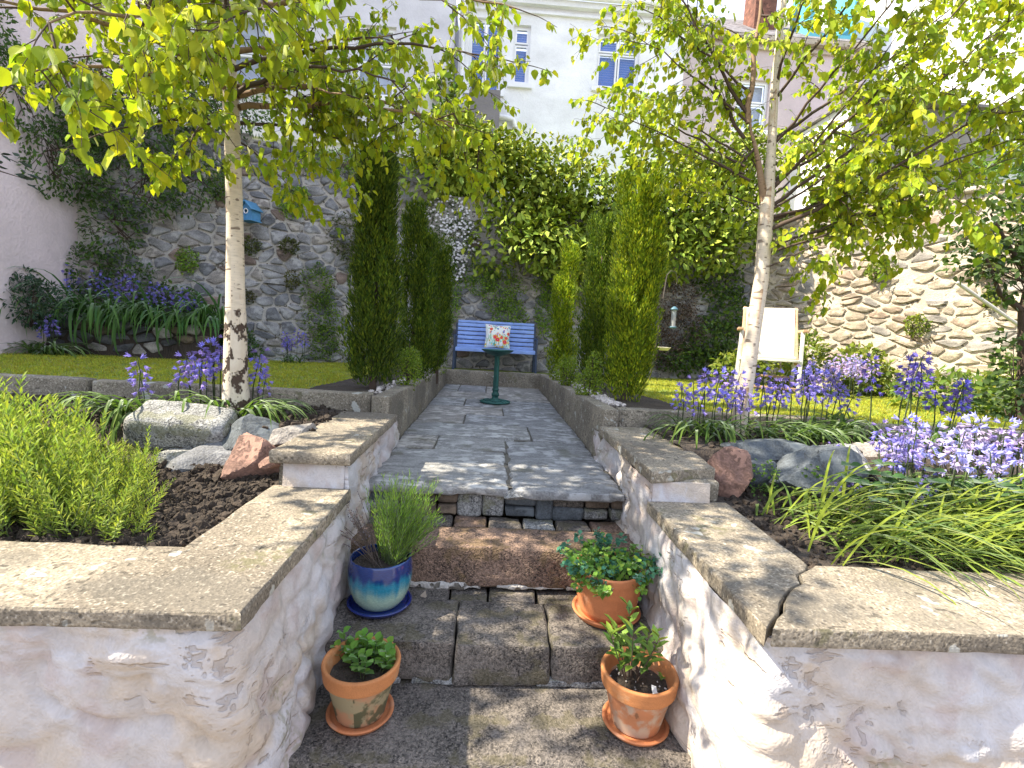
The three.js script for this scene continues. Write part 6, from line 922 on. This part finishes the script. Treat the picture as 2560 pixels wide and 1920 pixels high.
{ // twig with dark leaves reaching in at the edge
  const t = thing('dark_twig', 'thin dark leafed branch before the pink wall', 'branch'), m = new MB(), l = new MB(), R = rng(864); m.tube([V(-5.4, 2.6, -5), V(-4.7, 2.8, -5), V(-4.3, 2.7, -5)], [0.012, 0.008, 0.003], 5); for (let k = 0; k < 36; k++) { const u = R(), p = V(lerp(-5, -4.25, u), 2.75 + (R() - 0.4) * 0.3, -5 + (R() - 0.5) * 0.1); l.leaf(p, V(0.5 + R(), -0.5 + R() * 0.6, (R() - 0.5)).normalize(), rdir(R), 0.11, 0.035, vary([0.03, 0.05, 0.03], R), 1); } part('stem', m.geo(), M.twig, t); part('foliage', l.geo(), M.gloss, t).userData.kind = 'stuff';
}
// plants rooted in the grey wall
[['trailing campanula', 'green trailing plant hanging down the wall beside the tallest cypress', [[-2.95, 2.15, 0.32, 0.4], [-2.9, 1.65, 0.36, 0.45], [-2.85, 1.2, 0.3, 0.3]], 2900, MD],
['wall fern', 'bushy grey green plant on the wall touching the tallest cypress', [[-2.5, 3.0, 0.34, 0.42, 0.2], [-2.35, 2.7, 0.25, 0.3, 0.2]], 1500, [[0.10, 0.13, 0.04], [0.13, 0.15, 0.05]]],
['wall moss', 'long fresh green cushion along the top of the grey wall', [[-3.0, 4.15, 0.35, 0.18, 0.2], [-2.5, 4.2, 0.5, 0.22, 0.2], [-2.0, 4.25, 0.4, 0.2, 0.2]], 2600, FR],
['wall moss', 'round green cushion on the wall to one side of the birdhouse', [[-3.35, 3.45, 0.2, 0.24], [-3.2, 3.6, 0.14, 0.12]], 1100, FR],
['wall moss', 'olive green tuft just under the birdhouse', [[-3.9, 2.7, 0.16, 0.13]], 420, [[0.09, 0.11, 0.02], [0.11, 0.14, 0.02]]],
['wall moss', 'bright green tuft on the bare wall between birch trunk and raised bed', [[-4.72, 2.38, 0.17, 0.2]], 620, FR],
['wall moss', 'small brownish green tuft low on the wall behind the birch trunk', [[-3.95, 1.9, 0.13, 0.1]], 300, [[0.10, 0.10, 0.03]]],
['wall moss', 'leafy tuft high on the wall under the tangled climber', [[-4.3, 3.55, 0.2, 0.22], [-4.15, 3.85, 0.15, 0.12]], 700, MD],
['wall moss', 'small tuft on the wall midway between birdhouse and trailing plant', [[-3.35, 2.75, 0.15, 0.13]], 350, [[0.10, 0.12, 0.025]]],
['wall moss', 'tiny olive tuft near the trailing plant', [[-3.3, 2.2, 0.1, 0.16]], 240, [[0.11, 0.12, 0.02]]],
['creeping plant', 'spreading small leaved green creeper on the wall right above the bench', [[0.15, 2.3, 0.42, 0.45], [0.35, 1.8, 0.34, 0.4], [-0.25, 2.5, 0.35, 0.3], [-0.75, 2.1, 0.2, 0.5]], 5200, FR],
['creeping plant', 'green creeper on the wall between the bench and the bright cypress', [[0.95, 2.5, 0.25, 0.4], [1.0, 1.9, 0.22, 0.45]], 2000, FR],
['ivy', 'broad green ivy filling the wall corner beside the brown creeper', [[4.2, 2.7, 0.5, 0.4, 0.2], [4.5, 2.1, 0.4, 0.5, 0.25], [4.1, 1.6, 0.5, 0.5, 0.3], [3.6, 1.25, 0.5, 0.3, 0.25], [4.5, 1.2, 0.45, 0.4, 0.3], [2.5, 2.6, 0.5, 0.5, 0.2], [2.2, 2.0, 0.3, 0.6, 0.2]], 6200, [...MD, ...DK]],
].forEach(([n, label, bl, cnt, cols], k) => shrub(n.replace(/ /g, '_'), label, 'wall plant', [0, 0, 0], onWall(bl), cnt, n === 'ivy' ? 0.075 : 0.042, n === 'ivy' ? 0.05 : 0.026, cols, 870 + k, { inner: 0.25, twigs: 10, base: wb, tr: 0.003 }));
shrub('cotoneaster', 'brown dense small leaved creeper mound on the wall behind the feeders', 'wall plant', [0, 0, 0], onWall([[3.4, 2.3, 0.45, 0.45, 0.22], [3.55, 1.8, 0.5, 0.5, 0.25], [3.3, 1.4, 0.42, 0.4, 0.22]]), 6000, 0.04, 0.022, [[0.12, 0.07, 0.05], [0.20, 0.13, 0.10], [0.34, 0.27, 0.22], [0.08, 0.06, 0.03]], 890, { inner: 0.4, twigs: 60, base: wb, tr: 0.004 });
{ // daisies hanging over the wall
  const R = rng(895), t = thing('daisies', 'hanging patch of tiny white daisies on the wall', 'flowers'), B = onWall([[-0.9, 3.55, 0.45, 0.32], [-0.65, 3.15, 0.36, 0.4], [-0.7, 2.75, 0.22, 0.35]]); part('foliage', leafCloud(new MB(), B, 1600, 0.045, 0.02, DK, 896, { inner: 0.3 }).geo(), M.leaf, t).userData.kind = 'stuff';
  const f = new MB(); for (let k = 0; k < 330; k++) { const b = B[floor(R() * 3)], a = R() * 6.283, q = sqrt(R()), p = V(b[0] + cos(a) * q * b[3], b[1] + sin(a) * q * b[4], b[2] + 0.1 + 0.06 * R()), n = V((R() - 0.5) * 0.7, 0.35 + R() * 0.3, 1).normalize(); const s = V(0, 1, 0).cross(n).normalize(), u = n.clone().cross(s); for (let j = 0; j < 7; j++) { const g = j * 0.9; f.leaf(p, s.clone().multiplyScalar(cos(g)).addScaledVector(u, sin(g)).addScaledVector(n, 0.15).normalize(), n, 0.024, 0.016, [0.8, 0.78, 0.78], 2, 0.05); } } part('blossoms', f.geo(), M.petal, t).userData.kind = 'stuff';
}
// plants rooted in the sunlit wall
{
  const A = V(4.88, 0, -9.6), D = V(4.72, 0, 6.03).normalize(), Nn = V(-0.787, 0, 0.616), at = (s, y) => A.clone().addScaledVector(D, s).addScaledVector(Nn, 0.06).setY(y);
  [[4.0, 3.3, 0.38, 0.32, 1100, 'big round lime tuft high on the sunlit wall'], [2.0, 2.85, 0.2, 0.14, 320, 'lime tuft on the sunlit wall nearest the birch trunk'], [3.3, 2.85, 0.2, 0.16, 360, 'lime tuft beneath the big round one on the sunlit wall'], [3.4, 2.4, 0.11, 0.13, 200, 'small dense green ball on the sunlit wall'], [2.6, 2.0, 0.2, 0.16, 300, 'straggly olive tuft beside the chair back'], [4.4, 1.95, 0.17, 0.14, 260, 'rounded lime tuft low on the sunlit wall'], [5.2, 2.6, 0.17, 0.13, 260, 'lime tuft by the leaning stick'], [4.9, 3.0, 0.24, 0.16, 300, 'lime tuft near the dark edge shrub']].forEach(([s, y, rx, ry, n, label], k) => { const p = at(s, y); shrub('wall_tuft', label, 'wall plant', [p.x, p.y, p.z], [[0, 0, 0, rx * 0.8, ry, rx * 0.8]], n, 0.05, 0.032, YG, 900 + k, { inner: 0.25, twigs: 6, tr: 0.003 }, 'tufts rooted in the sunlit wall'); });
  shrub('young_bush', 'leafy yellow green bush growing at the foot of the sunlit wall', 'bush', [5.5, 0.92, -7.35], [[0, 0.35, 0, 0.42, 0.36, 0.3], [0.25, 0.2, 0.1, 0.35, 0.22, 0.3]], 1500, 0.085, 0.05, YG, 911, { inner: 0.35, twigs: 24 });
  shrub('young_bush', 'lime bush behind the white garden chair', 'bush', [4.45, 0.92, -7.6], [[0, 0.3, 0, 0.45, 0.36, 0.3], [0.35, 0.5, 0.1, 0.3, 0.4, 0.25], [-0.6, 0.25, -0.1, 0.4, 0.3, 0.25]], 1900, 0.08, 0.045, YG, 912, { inner: 0.35, twigs: 24 });
  shrub('young_bush', 'low mixed green foliage under the dark edge shrub', 'bush', [5.0, 0.95, -5.2], [[0, 0.2, 0, 0.6, 0.25, 0.5], [0.7, 0.3, 0.2, 0.5, 0.35, 0.4]], 2000, 0.08, 0.045, [...YG, ...MD], 913, { inner: 0.35, twigs: 24 });
  const t = thing('fruit_tree', 'dark leafed small tree with crooked branches in front of the sunlit wall', 'tree'), R = rng(921), m = new MB(), B = [[4.5, 2.75, -4.5, 0.4, 0.3, 0.3], [4.75, 2.35, -4.45, 0.35, 0.3, 0.3], [4.35, 2.45, -4.55, 0.28, 0.2, 0.25], [4.95, 3.1, -4.5, 0.45, 0.4, 0.35], [5.0, 2.6, -4.4, 0.4, 0.4, 0.3], [4.9, 1.55, -4.45, 0.28, 0.35, 0.3], [4.75, 1.2, -4.4, 0.3, 0.25, 0.3], [5.2, 3.6, -4.5, 0.6, 0.4, 0.4]];
  m.tube([V(5.0, 0.8, -4.5), V(4.95, 1.4, -4.5), V(4.85, 2.0, -4.5), V(4.9, 2.8, -4.5), V(5.1, 3.6, -4.5)], [0.05, 0.045, 0.04, 0.03, 0.015], 8).tube([V(4.86, 2.0, -4.5), V(4.6, 2.15, -4.5), V(4.42, 2.5, -4.52)], [0.03, 0.02, 0.01], 6).tube([V(4.87, 2.3, -4.5), V(4.6, 2.6, -4.5), V(4.4, 2.85, -4.5)], [0.025, 0.015, 0.008], 6); part('trunk', m.geo(), M.twig, t); part('twigs', twigs(new MB(), B, 50, 922, (b, R) => V(4.86, clamp(b[1] - 0.2, 1, 3), -4.5), undefined, 0.006).geo(), M.twig, t).userData.kind = 'stuff'; part('crown', leafCloud(new MB(), B, 2300, 0.07, 0.045, [[0.06, 0.115, 0.02], [0.09, 0.15, 0.02], [0.045, 0.09, 0.02]], 923, { inner: 0.25, up: 0.6 }).geo(), M.leaf, t).userData.kind = 'stuff';
  solo('garden_cane', new MB().tube([V(5.62, 2.46, -6.05), V(6.6, 1.9, -6.0)], [0.022, 0.022], 8).geo(), M.paintwood, 'long pale cane leaning across the sunlit wall', 'cane');
}
shrub('ivy', 'bright green ivy climbing the grey outrigger wall of the white house', 'climber', [0, 0, 0], [[-1.35, 6.3, -13.0, 0.4, 1.5, 0.3], [-1.2, 5.0, -12.8, 0.7, 1.0, 0.5], [-0.5, 5.4, -12.6, 0.6, 0.6, 0.5]], 3600, 0.15, 0.09, [...YG, ...MD], 931, { inner: 0.35, twigs: 30 });
shrub('hill_bush', 'dark shrub at the top end of the sunlit stone wall', 'bush', [0, 0, 0], [[9.2, 4.9, -7.6, 1.0, 0.9, 0.9], [8.4, 4.5, -8.4, 0.7, 0.6, 0.7], [10.2, 5.6, -7.4, 1.0, 1.0, 0.9]], 3200, 0.12, 0.07, [...MD, ...DK], 932, { inner: 0.35, twigs: 40 });

// ---------- stuff on the ground: clods, mown grass, pebbles ----------
function scatter(name, geo, mat, n, seed, place, tint) { const im = new THREE.InstancedMesh(geo, mat, n), R = rng(seed); im.name = name; im.userData.kind = 'stuff'; let k = 0; for (let i = 0; i < n * 3 && k < n; i++) { const m = place(R); if (!m) continue; im.setMatrixAt(k, m); if (tint) im.setColorAt(k, tint(R)); k++; } im.count = k; scene.add(im); return im; }
{
  const cl = rockGeo(0.03, 0.024, 0.03, 951, { cuts: 10, amp: 0.12, det: 1 });
  scatter('soil_clods', cl, M.soil, 5200, 952, R => { const a = R(); let x, z, y; if (a < 0.45) { x = -1.08 - 1.0 * R(); z = -1.8 - R() * 0.95; y = 0.71; } else if (a < 0.75) { x = -1.0 - 3.5 * R(); z = -2.95 - R() * 0.8; y = 0.925; } else if (a < 0.9) { x = 1.3 + 0.7 * R(); z = -1.84 - R() * 0.9; y = 0.712; } else { x = 1.3 + 3 * R(); z = -3.0 - R() * 0.75; y = 0.925; } const s = 0.35 + 1.1 * pow(R(), 2.2); return M4(x, y + clod(x, z) * 0.8 + (z < -2.5 && z > -2.95 && y < 0.8 ? 0.09 * sstep(-2.5, -2.95, z) : 0), z, R() * 6, R() * 6, R() * 6, s); }, R => { const k = 0.6 + 0.6 * R(); return lin(k, k * 0.95, k * 0.88); });
  scatter('pebbles', rockGeo(0.035, 0.022, 0.03, 953, { cuts: 8, amp: 0.05, det: 1 }), M.pebble, 900, 954, R => { const r = R() < 0.75, x = r ? 1.0 + 0.13 * R() : -0.99 + 0.13 * R(), z = -4.1 - R() * 4.2; return M4(x, lawnY(x, z) + 0.02, z, R() * 6, R() * 6, 0, 0.5 + R() * 0.7); }, R => { const k = 0.6 + 0.6 * R(); return lin(k, k * 0.97, k * 0.95); });
  const tf = new MB(), R = rng(955); for (let k = 0; k < 7; k++) { const a = R() * 6.3, o = V(cos(a) * 0.6, 1, sin(a) * 0.6).normalize(); tf.leaf(V(cos(a) * 0.015 * R(), -0.004, sin(a) * 0.015), o, rdir(R), 0.022 + 0.016 * R(), 0.004, [1, 1, 1], 1, 0.2); }
  const gm = leafMat({ color: lin(1, 1, 1), vertexColors: false, transmission: 0.3 });
  scatter('lawn_grass', (() => { const g = tf.geo(); g.deleteAttribute('color'); return g; })(), gm, 26000, 956, R => { const s = R() < 0.5, x = s ? -1.5 - 5.2 * R() : 1.62 + 5.2 * R(), z = -3.92 - 5.2 * pow(R(), 1.1); if (x < 0 ? z < wallZ(x) : (x - 4.88) * 0.787 + (-9.6 - z) * -0.616 > 0.0 && x > 4.88 && (x - 4.88) * 6.03 - (z + 9.6) * 4.72 > 0) return null; return M4(x, lawnY(x, z), z, R() * 6, 0, 0, 0.7 + 0.7 * R()); }, R => { const k = 0.7 + 0.6 * R(), y = R(); return lin((0.30 + 0.16 * y) * k, 0.40 * k, 0.035 * k); });
}
shade(scene);
renderer.render(scene, camera);
